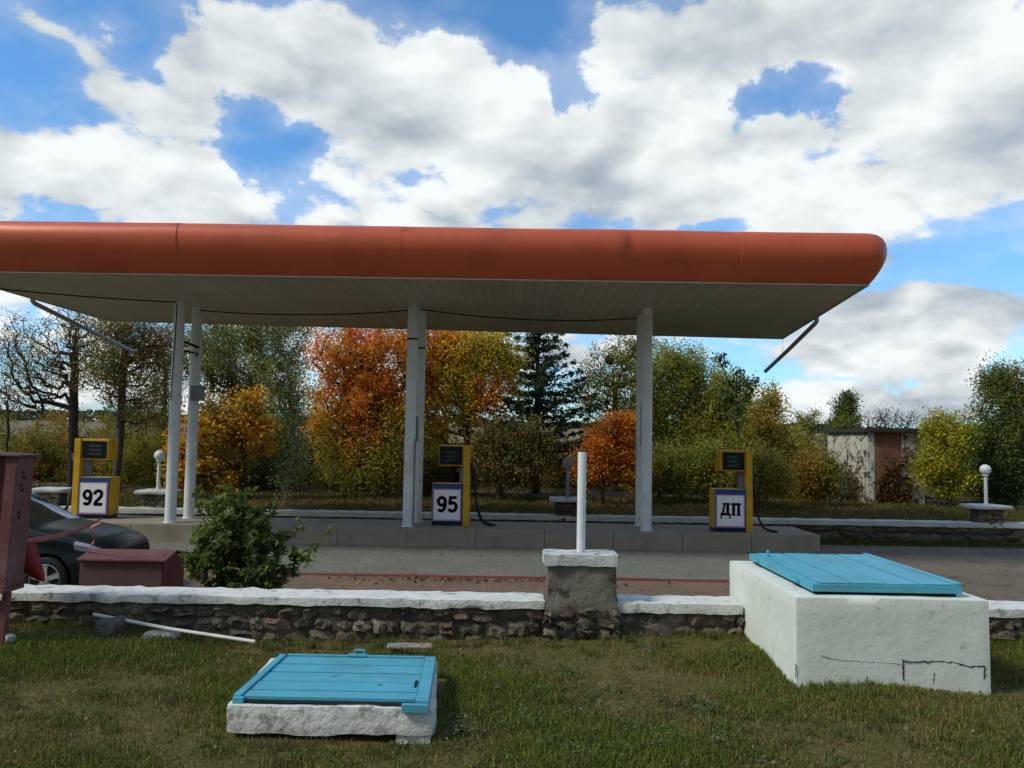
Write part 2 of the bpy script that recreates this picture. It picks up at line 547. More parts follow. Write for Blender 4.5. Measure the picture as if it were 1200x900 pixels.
def branch_mesh(name, P, par, tipidx, twig, trunk_r, nt_trunk, sides=5, pw=.5):
    n = len(P)
    cnt = np.zeros(n)
    cnt[tipidx] = 1
    for i in range(n - 1, 0, -1):
        cnt[par[i]] += cnt[i]
    r = twig * np.maximum(cnt, 1) ** pw
    # trunk flares to its own radius
    for i in range(nt_trunk):
        f = i / max(nt_trunk - 1, 1)
        r[i] = max(min(r[i], trunk_r), trunk_r * (1 - .80 * f))
    r = np.minimum(r, trunk_r)
    r[0] = trunk_r * 1.25
    e = np.arange(1, n)
    A, Bp = P[par[e]], P[e]
    ra, rb = np.minimum(r[par[e]], r[e] * 1.25), r[e]
    ra[:nt_trunk - 1] = r[par[e]][:nt_trunk - 1]
    d = Bp - A
    d /= np.linalg.norm(d, axis=1)[:, None] + 1e-9
    ref = np.where(np.abs(d[:, 2:3]) < .9, np.array([[0, 0, 1.]]), np.array([[1., 0, 0]]))
    u = np.cross(d, ref); u /= np.linalg.norm(u, axis=1)[:, None] + 1e-9
    w = np.cross(d, u)
    ang = np.arange(sides) * 2 * math.pi / sides
    ring = u[:, None] * np.cos(ang)[None, :, None] + w[:, None] * np.sin(ang)[None, :, None]
    v0 = (A - d * ra[:, None] * .3)[:, None] + ring * ra[:, None, None]
    v1 = (Bp + d * rb[:, None] * .2)[:, None] + ring * rb[:, None, None]
    V = np.concatenate([v0, v1], 1)
    m = len(e)
    k = np.arange(sides)
    f = np.stack([k, (k + 1) % sides, (k + 1) % sides + sides, k + sides], 1)
    F = (np.arange(m)[:, None, None] * 2 * sides + f[None]).reshape(-1, 4)
    me = bpy.data.meshes.new(name)
    nf = len(F)
    me.vertices.add(V.shape[0] * V.shape[1]); me.loops.add(4 * nf); me.polygons.add(nf)
    me.vertices.foreach_set('co', V.astype(np.float32).ravel())
    me.loops.foreach_set('vertex_index', F.astype(np.int32).ravel())
    me.polygons.foreach_set('loop_start', np.arange(0, 4 * nf, 4, dtype=np.int32))
    me.polygons.foreach_set('loop_total', np.full(nf, 4, np.int32))
    me.update(); me.validate()
    me.polygons.foreach_set('use_smooth', [True] * nf)
    return me


def pal(cols, n, rg, clump=None, jit=.22, gain=1.0):
    cols = np.array(cols)
    k = len(cols)
    if clump is None:
        i = rg.integers(0, k, n)
    else:
        i = np.clip((clump * k + rg.normal(size=n) * .55).astype(int), 0, k - 1)
    c = cols[i] * (1 + rg.normal(size=(n, 1)) * jit) * gain
    return np.clip(c, .003, .9)


FINE, SMALL = 1.9, .78
GZ = .30   # height of the ground beyond the far wall


def ground_z(y):
    if y < 55: return GZ
    return GZ + 7.3 * min(1, max(0, (y - 60) / 340)) ** 1.3


def px_blobs(blobs, D, gx, deep=1.0):
    """crown lobes given in photo pixels, turned into metres at distance D"""
    out = []
    s = D / 960
    for b in blobs:
        px, py, rx, ry = b[:4]
        dy = b[4] if len(b) > 4 else 0
        p = at(px, py, D)
        out.append((p.x, D + dy, p.z, rx * s, max(rx, ry) * s * deep * .85, ry * s))
    return out


def tree(name, label, cat, px, D, trunk_px, blobs, tips, leaves, size, palette, group='trees beyond the far wall',
         trunk_r=.12, twig=.012, bark='bark', bare=.0, lean=0.0, seed=1, spread=.32, aspect=.62, wob=.12, trunks=1,
         hue_by='noise', base_z=None, up=.3, shell=.55, seg=.5, part='trunk'):
    rg = np.random.default_rng(seed)
    gz = ground_z(D) if base_z is None else base_z
    b0 = at(px, 560, D)
    base = np.array([b0.x, D, gz])
    top = at(trunk_px[0], trunk_px[1], D)
    root = thing(name, label, cat, tuple(base), 0, group)
    W = px_blobs(blobs, D, base[0])
    tips = int(tips * (1.35 if leaves > 5000 else 1))
    tp, pick = sample_blobs(W, tips, rg, shell)
    tp[:, 2] = np.maximum(tp[:, 2], gz + .15)
    nt = 9
    tr = []
    for i in range(nt):
        s = i / (nt - 1)
        p = base * (1 - s) + np.array([top.x, D, top.z]) * s
        if 0 < i: p = p + np.array([rg.normal() * .05, rg.normal() * .05, 0]) * (top.z - gz) * .12
        tr.append(p)
    P, par, ti = skeleton(tr, tp, rg, seg, wob)
    me = branch_mesh(part, P - base, par, ti, twig, trunk_r, nt)
    o = link(part, me, M[bark], root)
    if leaves:
        # clumps sit on the tips and along the last part of the branches
        ti = np.array(ti)
        use = ti[rg.random(len(ti)) >= bare]
        pa = par[use]
        leaves, size, spread = int(leaves * FINE), size * SMALL, spread * .86
        k = rg.integers(0, len(use), leaves)
        s = rg.random(leaves)[:, None] ** .7
        cl = P[use][k] * s + P[pa][k] * (1 - s)
        clump_w = rg.uniform(.5, 1.4, len(use))[k][:, None]
        dd = rg.normal(size=(leaves, 3)); dd /= np.linalg.norm(dd, axis=1)[:, None]
        cen = cl + dd * (rg.random(leaves)[:, None] ** .5) * 1.75 * spread * clump_w
        cen[:, 2] = np.maximum(cen[:, 2], gz + .05)
        f = 1 / max(2.0 * spread, .3)
        tone = fbm(cen[:, 0] * f * .6 + seed * 3.1, cen[:, 2] * f * .6 + cen[:, 1] * .7 + seed, 3)
        tone = np.clip((tone - .5) * 2.2 + .5, 0, .999)
        if hue_by == 'height':
            z0, z1 = cen[:, 2].min(), cen[:, 2].max()
            tone = np.clip(.75 * (cen[:, 2] - z0) / (z1 - z0) + .45 * (tone - .5) + .12, 0, .999)
        cols = pal(palette, leaves, rg, tone, gain=2.0)
        ml = leaf_mesh('crown', cen - base, size, size * aspect, cols, up, rg=rg)
        link('crown', ml, M['leaf'], root)
    return root


# ------------------------------------------------------------------ ground, lawn, forecourt
def sheet(name, xs, ys, zf, m, kind='structure'):
    mb = MB()
    nx, ny = len(xs), len(ys)
    mb.add([(x, y, zf(x, y)) for y in ys for x in xs],
           [(j * nx + i, j * nx + i + 1, (j + 1) * nx + i + 1, (j + 1) * nx + i) for j in range(ny - 1) for i in range(nx - 1)])
    o = mb.build(name, m, None, smooth=180)
    tag(o, kind=kind)
    return o


def far_z(x, y):
    if y < 20.55: return -.35
    if y < 55: return GZ + .05 * math.sin(x * .3) * min(1, max(0, (y - 22) / 8))
    z = ground_z(y)
    return z + (1.2 * mnoise.noise((x * .004, y * .004, 3.0)) if y > 150 else 0)


xs = [-3000, -1500, -700, -300, -150, -90, -60] + [-40 + i * 4 for i in range(21)] + [60, 90, 150, 300, 700, 1500, 3000]
ys = [-60, -10, 6, 20.53, 20.56, 22, 24, 26, 28, 30, 34, 40, 48, 56, 70, 90, 120, 160, 220, 300, 400, 520, 800, 1500, 4000]
sheet('ground', xs, ys, far_z, M['meadow'])
# dry farmland on the far rise, a sheet just above the ground
fx = [-600 + i * 40 for i in range(31)]
fy = [130 + i * 20 for i in range(15)]
sheet('field', fx, fy, lambda x, y: far_z(x, y) + .35, M['field'])


LAWN_Z = .63


def lawn_z(x, y):
    z = LAWN_Z + .05 * mnoise.fractal((x * .7, y * .7, 1.3), 1, 2, 4)
    z += .10 * max(0, min(1, (-2.2 - x) / 2.5)) * max(0, min(1, (y - 5.6) / 1.2))   # rises a little at the left wall foot
    z += .06 * max(0, min(1, (y - 6.1) / .6)) * max(0, min(1, (x + .6) / .8)) * (1 if x < 2.6 else .3)
    return z


lx = [-60, -30, -14, -9] + [-6 + .12 * i for i in range(101)] + [9, 14, 30, 60]
ly = [-40, -12, -3, 1, 2.5] + [3.2 + .12 * i for i in range(32)] + [7.02]
sheet('lawn', lx, ly, lawn_z, M['lawn'])

sheet('forecourt', [-60, -11, 7.2, 60], [7.05, 17.4, 20.62], lambda x, y: 0.0 if y < 18 else -.13, M['asphalt'])
sheet('red_pavement', [-11.5 + .5 * i for i in range(38)], [7.2, 10, 13.62], lambda x, y: .004, M['pavers_red'])
sheet('grey_pavement', [-11.5 + .5 * i for i in range(38)], [13.78, 15.5, 17.44], lambda x, y: .004, M['pavers_grey'])
# red painted edging between the two pavings
M['edging'] = paint('red_edging', (.20, .04, .035), (.14, .035, .03), 3, .8, chips=(.11, .085, .07), chip_scale=5, chip_lo=.58, chip_hi=.66, bump=.3)
mb = MB()
x = -11.5
while x < 6.9:
    mb.box((x, 13.62, -.05), (x + .98, 13.78, .022 + random.uniform(-.004, .004)))
    x += 1.0
tag(mb.build('paving_edge', M['edging'], None, bevel=.004), kind='structure')

# the road behind the far wall and a strip of fallen leaves beside it
sheet('road', [-60 + 5 * i for i in range(25)], [29.2, 31.0], lambda x, y: far_z(x, y) + .03, M['far_road'])

# pump island: kerbed concrete platform
mb = MB()
segx = [-10.9 + i * (17.46 / 12) for i in range(13)]
for i in range(12):
    mb.box((segx[i] + .003, 17.45, -.1), (segx[i + 1] - .003, 17.60, .381))
mb.box((-10.9, 17.602, -.1), (6.556, 19.18, .377))
tag(mb.build('pump_island', M['concrete'], None, bevel=.015), kind='structure')


# ------------------------------------------------------------------ stone walls
def stones(mb, x0, x1, z0, z1, y, rg, size=.2, face=-1, depth=.05, grid=5, tone=1.0):
    """field stones bedded in a wall face at y (face -1 looks to -Y)"""
    rows = max(1, int(round((z1 - z0) / (size * .62))))
    hrow = (z1 - z0) / rows
    for r in range(rows):
        x = x0 - rg.random() * size * .5
        while x < x1:
            w = size * rg.uniform(.6, 1.5)
            xa, xb = max(x, x0), min(x + w, x1)
            if xb - xa > .04:
                cx, cz = (xa + xb) / 2, z0 + (r + .5) * hrow + rg.normal() * hrow * .09
                hw, hh = (xb - xa) / 2 * 1.02, hrow / 2 * rg.uniform(.86, 1.2)
                dep = depth * rg.uniform(.35, 1.5)
                tilt = rg.normal() * .26
                ox, oz = rg.normal(size=2) * .16
                sq = rg.uniform(.02, .30)
                sh = rg.normal() * .28
                base = .62 * 1.45 * np.array([[.165, .138, .10], [.13, .11, .08], [.19, .158, .11], [.155, .108, .08], [.112, .098, .074], [.145, .126, .085]][rg.integers(0, 6)]) * rg.uniform(.7, 1.2) * tone
                vs, fs = [], []
                for j in range(grid):
                    for i in range(grid):
                        u, v = -1 + 2 * i / (grid - 1), -1 + 2 * j / (grid - 1)
                        # square to rounded outline
                        uu = u * math.sqrt(1 - sq * v * v) + sh * v * .5; vv = v * math.sqrt(1 - sq * u * u) + sh * u * .4
                        e = max(abs(u), abs(v))
                        bulge = dep * (1 - e ** 5) * (1 + .5 * (ox * u + oz * v) * 4)
                        px_ = cx + (uu * math.cos(tilt) - vv * math.sin(tilt) * .5) * hw
                        pz_ = cz + (vv + uu * math.sin(tilt) * .6) * hh
                        jit = 0 if e > .99 else 1
                        vs.append((px_ + rg.normal() * .009, y + face * (bulge + jit * rg.normal() * .013 + .004), pz_ + rg.normal() * .009))
                for j in range(grid - 1):
                    for i in range(grid - 1):
                        q = (j * grid + i, j * grid + i + 1, (j + 1) * grid + i + 1, (j + 1) * grid + i)
                        fs.append(q if face < 0 else q[::-1])
                mb.add(vs, fs, tuple(base))
            x += w


def wall(name, label, x0, x1, y0, y1, z0, z1, cap_t, cap_m, over=.03, size=.17, depth=.034, seed=1, grid=5, tone=1.0, res=.07, cap_amp=.012, back=True):
    rg = np.random.default_rng(seed)
    root = thing(name, label, 'wall', ((x0 + x1) / 2, (y0 + y1) / 2, z0))
    off = -Vector(root.location)
    mb = MB()
    mb.box((x0, y0 + .03, z0), (x1, y1 - .03, z1 - cap_t))
    o = mb.build('wall_core', M['mortar'], root); o.location = off
    mb = MB()
    stones(mb, x0, x1, z0, z1 - cap_t, y0 + .03, rg, size, -1, depth, grid, tone)
    if back: stones(mb, x0, x1, z0, z1 - cap_t, y1 - .03, rg, size, 1, depth, grid, tone)
    o = mb.build('stonework', M['stone'], root, smooth=24); o.location = off
    mb = rough_box((x0, y0 - over, z1 - cap_t), (x1, y1 + over, z1), res, .014, cap_amp, 7, seed)
    o = mb.build('coping', cap_m, root, smooth=60); o.location = off
    return root


Wy = 6.86
CAPZ = EYE - 1.312 - .005
pl0, pl1 = at(639, 700, Wy).x, at(722, 700, Wy).x
wall('stone_wall', 'low rubble stone wall with whitewashed coping running from the left edge to the grey pillar', -14, pl0, Wy - .02, Wy + .30, -.1, CAPZ, .072, M['white_cap'], seed=3, cap_amp=.018)
bx0 = at(862, 700, 7.0).x
wall('stone_wall', 'short piece of rubble stone wall with white coping between the grey pillar and the white concrete box', pl1, 1.93, Wy - .02, Wy + .30, -.1, CAPZ, .088, M['white_cap'], seed=5)
wall('stone_wall', 'rubble stone wall with white coping right of the white concrete box', 3.32, 14, Wy - .02, Wy + .30, -.1, CAPZ, .072, M['white_cap'], seed=6)
FWY = 20.2
wall('stone_wall', 'long low rubble stone wall with weathered white coping behind the fuel pumps', -30, 30, FWY, FWY + .42, -.2, .445, .125, M['far_cap'], size=.3, depth=.06, seed=8, grid=4, tone=.75, res=.16, cap_amp=.02, back=False)

# grey pillar with white slab and bare white post, in the near wall
pil = thing('wall_pillar', 'grey plastered pillar with a white slab and a bare white post, in the low stone wall', 'pillar', ((pl0 + pl1) / 2, Wy + .1, .6))
off = -Vector(pil.location)
ptop = at(680, 663, Wy - .08).z
o = rough_box((pl0 + .004, Wy - .10, at(680, 726, Wy - .1).z), (pl1 - .004, Wy + .18, ptop), .045, .02, .030, 4, 4.0).build('plinth', M['pillar_plaster'], pil, smooth=50); o.location = off
rg = np.random.default_rng(77)
mb = MB(); stones(mb, pl0 - .02, pl1 + .02, .50, at(680, 712, Wy - .1).z, Wy - .085, rg, .15, -1, .04, 5, .8)
mb.box((pl0 + .01, Wy - .07, .3), (pl1 - .01, Wy + .17, at(680, 703, Wy - .1).z), (.07, .06, .045))
o = mb.build('stonework', M['stone'], pil, smooth=60); o.location = off
s0, s1 = at(637.5, 650, Wy - .12), at(725, 650, Wy - .12)
o = rough_box((s0.x, Wy - .13, ptop), (s1.x, Wy + .21, ptop + .095), .035, .012, .012, 8, 2.0).build('slab', M['slab_white'], pil, smooth=50); o.location = off
PY_ = Wy + .04
pb, pt = at(680.7, 640, PY_), at(682, 530, PY_)
mb = MB(); mb.tube([(pb.x, PY_, ptop + .085), (pb.x + .003, PY_, pt.z - .008), (pb.x + .003, PY_, pt.z)], [.036, .036, .033], 20)
o = mb.build('post', M['white_metal'], pil, smooth=50); o.location = off

# ------------------------------------------------------------------ white box with blue lid
BZ = EYE - 1.03
box = thing('concrete_box', 'large whitewashed concrete box with a slanting blue sheet lid, on the lawn at the right', 'hatch box', (2.63, 6.4, LAWN_Z))
off = -Vector(box.location)
o = rough_box((1.945, 5.63, .45), (3.262, 7.34, BZ), .05, .02, .005, 3.5, 9.0).build('body', M['white_plaster'], box, smooth=70); o.location = off
# lid: folded sheet on a frame, planks run front to back
lz = BZ + .012
lid = MB()
L0, L1, LF, LB = 2.085, 3.115, 5.70, 7.20
lid.box((L0, LF, lz + .012), (L1, LB, lz + .064))
o = lid.build('lid', M['blue_paint'], box, bevel=.004); o.location = off
lidp = o
mb = MB()
npl = 4
for i in range(npl):
    xa = L0 + .05 + (L1 - L0 - .09) * i / npl; xb = L0 + .05 + (L1 - L0 - .09) * (i + 1) / npl
    mb.box((xa + .009, LF + .012, lz + .0645), (xb - .009, LB - .02, lz + .074 + random.uniform(-.002, .002)))
mb.box((L1 - .045, LF, lz + .0645), (L1, LB, lz + .085))
o = mb.build('lid_sheet', M['blue_paint'], lidp, bevel=.003)
for yy in (5.95, 6.9):
    mb = MB(); mb.tube([(L0 - .012, yy, lz + .035), (L0 - .012, yy + .16, lz + .035)], .012, 8)
    mb.build('hinge', M['blue_paint'], lidp, smooth=40)
mb = MB(); mb.box((L0 + .08, 6.95, lz + .075), (L0 + .10, 6.98, lz + .125)); mb.build('lug', M['blue_paint'], lidp, bevel=.003)
mb = MB(); mb.box((L0 + .03, LF + .03, BZ - .01), (L1 - .03, LB - .03, lz + .011))
o = mb.build('lid_seat', M['dark_gap'], box); o.location = off
# cracks in the plaster
mb = MB()
def crack(pts, w=.0035, dense=10):
    q = []
    for a, b in zip(pts[:-1], pts[1:]):
        for i in range(dense):
            t = i / dense
            q.append(Vector(a).lerp(Vector(b), t) + Vector((random.gauss(0, .003), 0, random.gauss(0, .003))))
    q.append(Vector(pts[-1]))
    mb.tube(q, [w * random.uniform(.5, 1.2) for _ in q], 5)
def fp(px, py): p = at(px, py, 5.629); return (p.x, 5.629, p.z)
crack([fp(1058, 773), fp(1059, 797)], .005)
crack([fp(1058, 775), fp(1090, 775), fp(1115, 776), fp(1135, 781), fp(1153, 781)], .0042)
crack([fp(1154, 780), fp(1153, 796)], .005)
crack([fp(962, 769), fp(985, 774), fp(1010, 776), fp(1035, 777), fp(1055, 778)], .0018)
crack([fp(1015, 800), fp(1016, 792)], .003)
crack([fp(933, 778), fp(932, 795)], .004, 6)
crack([fp(1094, 801), fp(1095, 788)], .002, 6)
o = mb.build('crack', M['dark_gap'], box); o.location = off
# broken render showing at the foot
mb = MB()
rg = np.random.default_rng(12)
stones(mb, 2.0, 3.27, .53, .66, 5.645, rg, .16, -1, .03, 5, 1.5)
o = mb.build('broken_footing', M['stone'], box, smooth=60); o.location = off

# ------------------------------------------------------------------ flat hatch at the left
hz = EYE - 1.472
hat = thing('hatch', 'low blue plank hatch on a chipped white concrete slab, in the grass at the left', 'hatch', (-1.0, 5.1, LAWN_Z))
off = -Vector(hat.location)
hx0, hx1 = at(266, 830, 4.60).x, at(508.5, 838, 4.60).x
mb = rough_box((hx0, 4.58, hz - .15), (hx1, 5.56, hz), .035, .016, .008, 6, 3.0, .010)
sk0, sk1 = at(318, 766, 5.56).x - hx0, at(513, 766, 5.56).x - hx1
mb.v = [(x + (y - 4.58) / .98 * (sk0 + (sk1 - sk0) * (x - hx0) / (hx1 - hx0)), y, z) for x, y, z in mb.v]
o = mb.build('slab', M['chipped_slab'], hat, smooth=60); o.location = off
o = rough_box((hx1 - .21, 4.60, .50), (hx1 - .02, 5.0, hz - .07), .04, .02, .025, 6, 6.0).build('footing', M['chipped_slab'], hat, smooth=60); o.location = off
mb = MB()
pl = [(at(276, 821, 4.64).x, 4.64), (at(504, 826, 4.63).x, 4.63), (at(512, 765, 5.49).x, 5.49), (at(330, 764, 5.49).x, 5.49)]
zz = hz + .008
def lerp2(a, b, t): return (a[0] + (b[0] - a[0]) * t, a[1] + (b[1] - a[1]) * t)
def lidpt(u, v): return lerp2(lerp2(pl[0], pl[1], u), lerp2(pl[3], pl[2], u), v)
def slab4(mb, us, vs, z0, z1):
    q = [lidpt(us[0], vs[0]), lidpt(us[1], vs[0]), lidpt(us[1], vs[1]), lidpt(us[0], vs[1])]
    mb.add([(x, y, z0) for x, y in q] + [(x, y, z1) for x, y in q],
           [(0, 3, 2, 1), (4, 5, 6, 7), (0, 1, 5, 4), (1, 2, 6, 5), (2, 3, 7, 6), (3, 0, 4, 7)])
mb = MB()
vv = [0, .15, .36, .58, .79, 1.0]
for i in range(5):
    slab4(mb, (.035, .925), (vv[i] + .013, vv[i + 1] - .013), zz, zz + .024 + random.uniform(-.004, .004))
o = mb.build('planks', M['blue_paint'], hat, bevel=.004); o.location = off
mb = MB()
slab4(mb, (-.01, .032), (-.01, 1.0), zz, zz + .034)
slab4(mb, (.928, .995), (-.06, 1.0), zz, zz + .033)
slab4(mb, (.035, .925), (1.002, 1.03), zz, zz + .030)
slab4(mb, (-.005, .05), (-.045, -.012), zz - .01, zz + .026)
slab4(mb, (.86, .995), (-.10, -.062), zz - .025, zz + .020)
o = mb.build('angle_frame', M['blue_paint'], hat, bevel=.003); o.location = off
mb = MB()
slab4(mb, (.0, .99), (-.03, 1.04), zz - .008, zz + .0)
slab4(mb, (.90, .915), (.25, .40), zz + .022, zz + .028)
o = mb.build('dark_joint', M['dark_gap'], hat); o.location = off
mb = MB()
q = lidpt(.50, 1.03)
mb.tube([(q[0] - .03, q[1], zz + .02), (q[0] - .03, q[1], zz + .06), (q[0] + .03, q[1], zz + .06), (q[0] + .03, q[1], zz + .02)], .008, 8)
mb.box((q[0] - .07, q[1] - .035, zz + .0265), (q[0] + .05, q[1] + .02, zz + .034))
o = mb.build('latch', M['blue_paint'], hat, smooth=40); o.location = off

# ------------------------------------------------------------------ canopy
SOFZ = EYE + 2.90
can = thing('canopy', 'long flat filling station canopy with a rounded red fascia on six white columns', 'canopy', (-1.8, 18.2, .38))
off = -Vector(can.location)
def corner(px, py): 
    d = at(px, py, 1.0)
    D = 2.90 / (d.z - EYE)
    return at(px, py, D)
FR, BR, BL = corner(1018, 333.8), corner(917, 397), corner(128, 376)
FL = Vector((-10.55, corner(2, 318.5).y, SOFZ))
outline = [(FL.x, FL.y), (FR.x, FR.y), (BR.x, BR.y), (BL.x, BL.y)]   # counter-clockwise from above
prof = [(.0, .0), (.05, .04), (.12, .12), (.19, .22), (.25, .32), (.30, .43), (.33, .54), (.335, .63), (.32, .73), (.27, .825), (.19, .89), (.09, .925), (.0, .935), (-.3, .94)]
def fascia():
    mb = MB()
    rings = []
    rad = .10
    n = len(outline)
    cs = []
    for i in range(n):
        p0, p, p2 = Vector(outline[i - 1]), Vector(outline[i]), Vector(outline[(i + 1) % n])
        d1, d2 = (p - p0).normalized(), (p2 - p).normalized()
        n1, n2 = Vector((d1.y, -d1.x)), Vector((d2.y, -d2.x))
        bis = (n1 + n2).normalized()
        c = p - bis * (rad / bis.dot(n1))
        a1, a2 = math.atan2(n1.y, n1.x), math.atan2(n2.y, n2.x)
        while a2 < a1: a2 += 2 * math.pi
        cs.append((c, a1, a2))
    stations = []       # (centre point, outward direction, kind)
    for i in range(n):
        c, a1, a2 = cs[i]
        for k in range(6):
            a = a1 + (a2 - a1) * k / 5
            stations.append((c, Vector((math.cos(a), math.sin(a))), 0.0))
        c2 = cs[(i + 1) % n][0]
        dirn = Vector((math.cos(a2), math.sin(a2)))
        L = (c2 - c).length
        joints = [2.0 * k for k in range(1, int(L / 2.0) + 1) if L - 2.0 * k > .5]
        if i == 0:   # front: a joint where the photo shows one
            jx = at(474, 300, FL.y).x - c.x
            joints = [jx + 2.02 * k for k in range(-6, 7) if .5 < jx + 2.02 * k < L - .5]
        t = [(0.35 + .35 * k) for k in range(int(L / .35) - 1)]
        ev = sorted([(v, 0) for v in t if all(abs(v - j) > .03 for j in joints)] + [(j - .002, 1) for j in joints] + [(j + .002, 2) for j in joints])
        lev = 0.0
        for v, kk in ev:
            if kk == 2: lev = random.choice([0, .006, .010, -.004])
            stations.append((c + (c2 - c) * (v / L), dirn, lev))
    S = len(stations)
    vs, fs = [], []
    for out, z in prof:
        for si, (c, d, lev) in enumerate(stations):
            e = rad + out
            wav = .010 * mnoise.fractal((c.x * .9, c.y * .9 + z * 3, z * 2.0), 1, 2, 3) if 0 < z < .93 else 0
            p = c + d * (e + (lev if 0.03 < z < .93 else 0) + wav)
            sag = .012 * mnoise.noise((c.x * .35, c.y * .3, 5.0)) if z > .2 else 0
            vs.append((p.x, p.y, SOFZ + z + sag))
    for r in range(len(prof) - 1):
        for s in range(S):
            fs.append((r * S + s, r * S + (s + 1) % S, (r + 1) * S + (s + 1) % S, (r + 1) * S + s))
    mb.add(vs, fs)
    return mb
o = fascia().build('fascia', M['red_sheet'], can, smooth=50); o.location = off
fas = o
def inset(k): 
    cx = sum(p[0] for p in outline) / 4; cy = sum(p[1] for p in outline) / 4
    return [(p[0] + (cx - p[0]) / abs(cx - p[0]) * k, p[1] + (cy - p[1]) / abs(cy - p[1]) * k) for p in outline]
mb = MB(); ii = inset(.03)
mb.add([(x, y, SOFZ + .004) for x, y in ii] + [(x, y, SOFZ + .07) for x, y in ii], [(3, 2, 1, 0), (4, 5, 6, 7), (0, 1, 5, 4), (1, 2, 6, 5), (2, 3, 7, 6), (3, 0, 4, 7)])
o = mb.build('soffit', M['soffit'], can); o.location = off
mb = MB(); ii = inset(.25)
mb.add([(x, y, SOFZ + .86) for x, y in ii] + [(x, y, SOFZ + .92) for x, y in ii], [(3, 2, 1, 0), (4, 5, 6, 7), (0, 1, 5, 4), (1, 2, 6, 5), (2, 3, 7, 6), (3, 0, 4, 7)])
o = mb.build('roof_deck', M['grey_metal'], can); o.location = off
# pale trim under the fascia edge
mb = MB(); a = inset(-.012); b = inset(.028)
for i in range(4):
    j = (i + 1) % 4
    mb.add([(a[i][0], a[i][1], SOFZ - .016), (a[j][0], a[j][1], SOFZ - .016), (b[j][0], b[j][1], SOFZ - .016), (b[i][0], b[i][1], SOFZ - .016),
            (a[i][0], a[i][1], SOFZ + .001), (a[j][0], a[j][1], SOFZ + .001), (b[j][0], b[j][1], SOFZ + .001), (b[i][0], b[i][1], SOFZ + .001)],
           [(0, 3, 2, 1), (4, 5, 6, 7), (0, 1, 5, 4), (1, 2, 6, 5), (2, 3, 7, 6), (3, 0, 4, 7)])
M['trim'] = paint('pale_trim', (.55, .54, .46), None, 3, .5, bump=0)
o = mb.build('edge_trim', M['trim'], can); o.location = off
# columns
cols = []
CF, CBK = 17.75, 18.72
for px, py, D in ((199.5, 611, CF), (478, 616, CF), (757, 623, CF), (221, 609, CBK), (488, 615, CBK), (750.5, 619, CBK)):
    x = at(px, py, D).x
    cols.append((x, D))
for i, (x, D) in enumerate(cols):
    mb = MB()
    mb.lathe([(.15, .377), (.15, .392), (.118, .394), (.118, 2.3), (.1185, 2.31), (.118, 2.32), (.116, 5.0), (.116, SOFZ + .01)], (x, D, 0), 28)
    c = mb.build('column', M['white_metal'], can, smooth=40); c.location = off
    if i in (1, 2, 4):
        mb = MB()
        zz_ = {1: 4.42, 4: 4.33, 2: 4.25}[i]
        mb.lathe([(.1165, zz_ - .02), (.123, zz_ - .018), (.123, zz_ + .018), (.1165, zz_ + .02)], (x, D, 0), 28)
        mb.build('strap', M['black_rubber'] if i != 2 else M['white_metal'], c, smooth=40)
    if i == 1:
        mb = MB(); mb.tube([(x + .12, D - .06, .4), (x + .12, D - .06, 2.25)], .018, 8); mb.box((x + .09, D + .05, 2.2), (x + .16, D + .13, 2.75))
        mb.build('conduit', M['grey_metal'], c, smooth=40)
    if i == 2:
        mb = MB(); mb.tube([(x - .11, D + .08, 3.1), (x - .115, D + .08, 2.2)], .012, 8)
        mb.build('conduit', M['grey_metal'], c, smooth=40)
    if i == 0:
        mb = MB(); mb.box((x + .13, D + .45, 3.02), (x + .40, D + .60, 3.36))
        jb = mb.build('junction_box', M['grey_metal'], c, bevel=.01)
        mb = MB(); mb.tube([(x, D, 4.33), (x + .25, D + .5, 4.22), (cols[3][0] - off.x * 0, cols[3][1], 4.28)], .03, 8)
        mb.tube([(x, D, 4.10), (x + .25, D + .5, 4.08), (cols[3][0], cols[3][1], 4.06)], .02, 8)
        mb.tube([(x - .01, D - .12, 5.1), (x - .02, D - .125, 4.5), (x - .05, D - .13, 3.3), (x - .06, D - .12, 3.0), (x + .1, D + .3, 3.3)], .010, 6)
        mb.build('wiring', M['black_rubber'], c, smooth=60)
# drain pipes from both ends, running back and down
for s, (xx, a, b) in enumerate(((7.02, at(957, 378, 19.0), at(897, 435, 22.9)), (-10.72, at(38, 354, 18.2), at(156, 412, 23.0)))):
    mb = MB()
    mb.tube([(a.x, a.y, a.z + .14), (a.x, a.y, a.z + .03), (a.x - (.02 if s == 0 else -.02), a.y + .06, a.z - .02), tuple(a.lerp(b, .5) + Vector((0, 0, -.01))), tuple(b)], .052, 12)
    o = mb.build('drainpipe', M['galv'], can, smooth=50); o.location = off
    h = a.lerp(b, .62)
    mb = MB(); mb.tube([h, (h.x, h.y, SOFZ + .02)], .004, 5)
    mb.build('hanger_wire', M['black_rubber'], o)

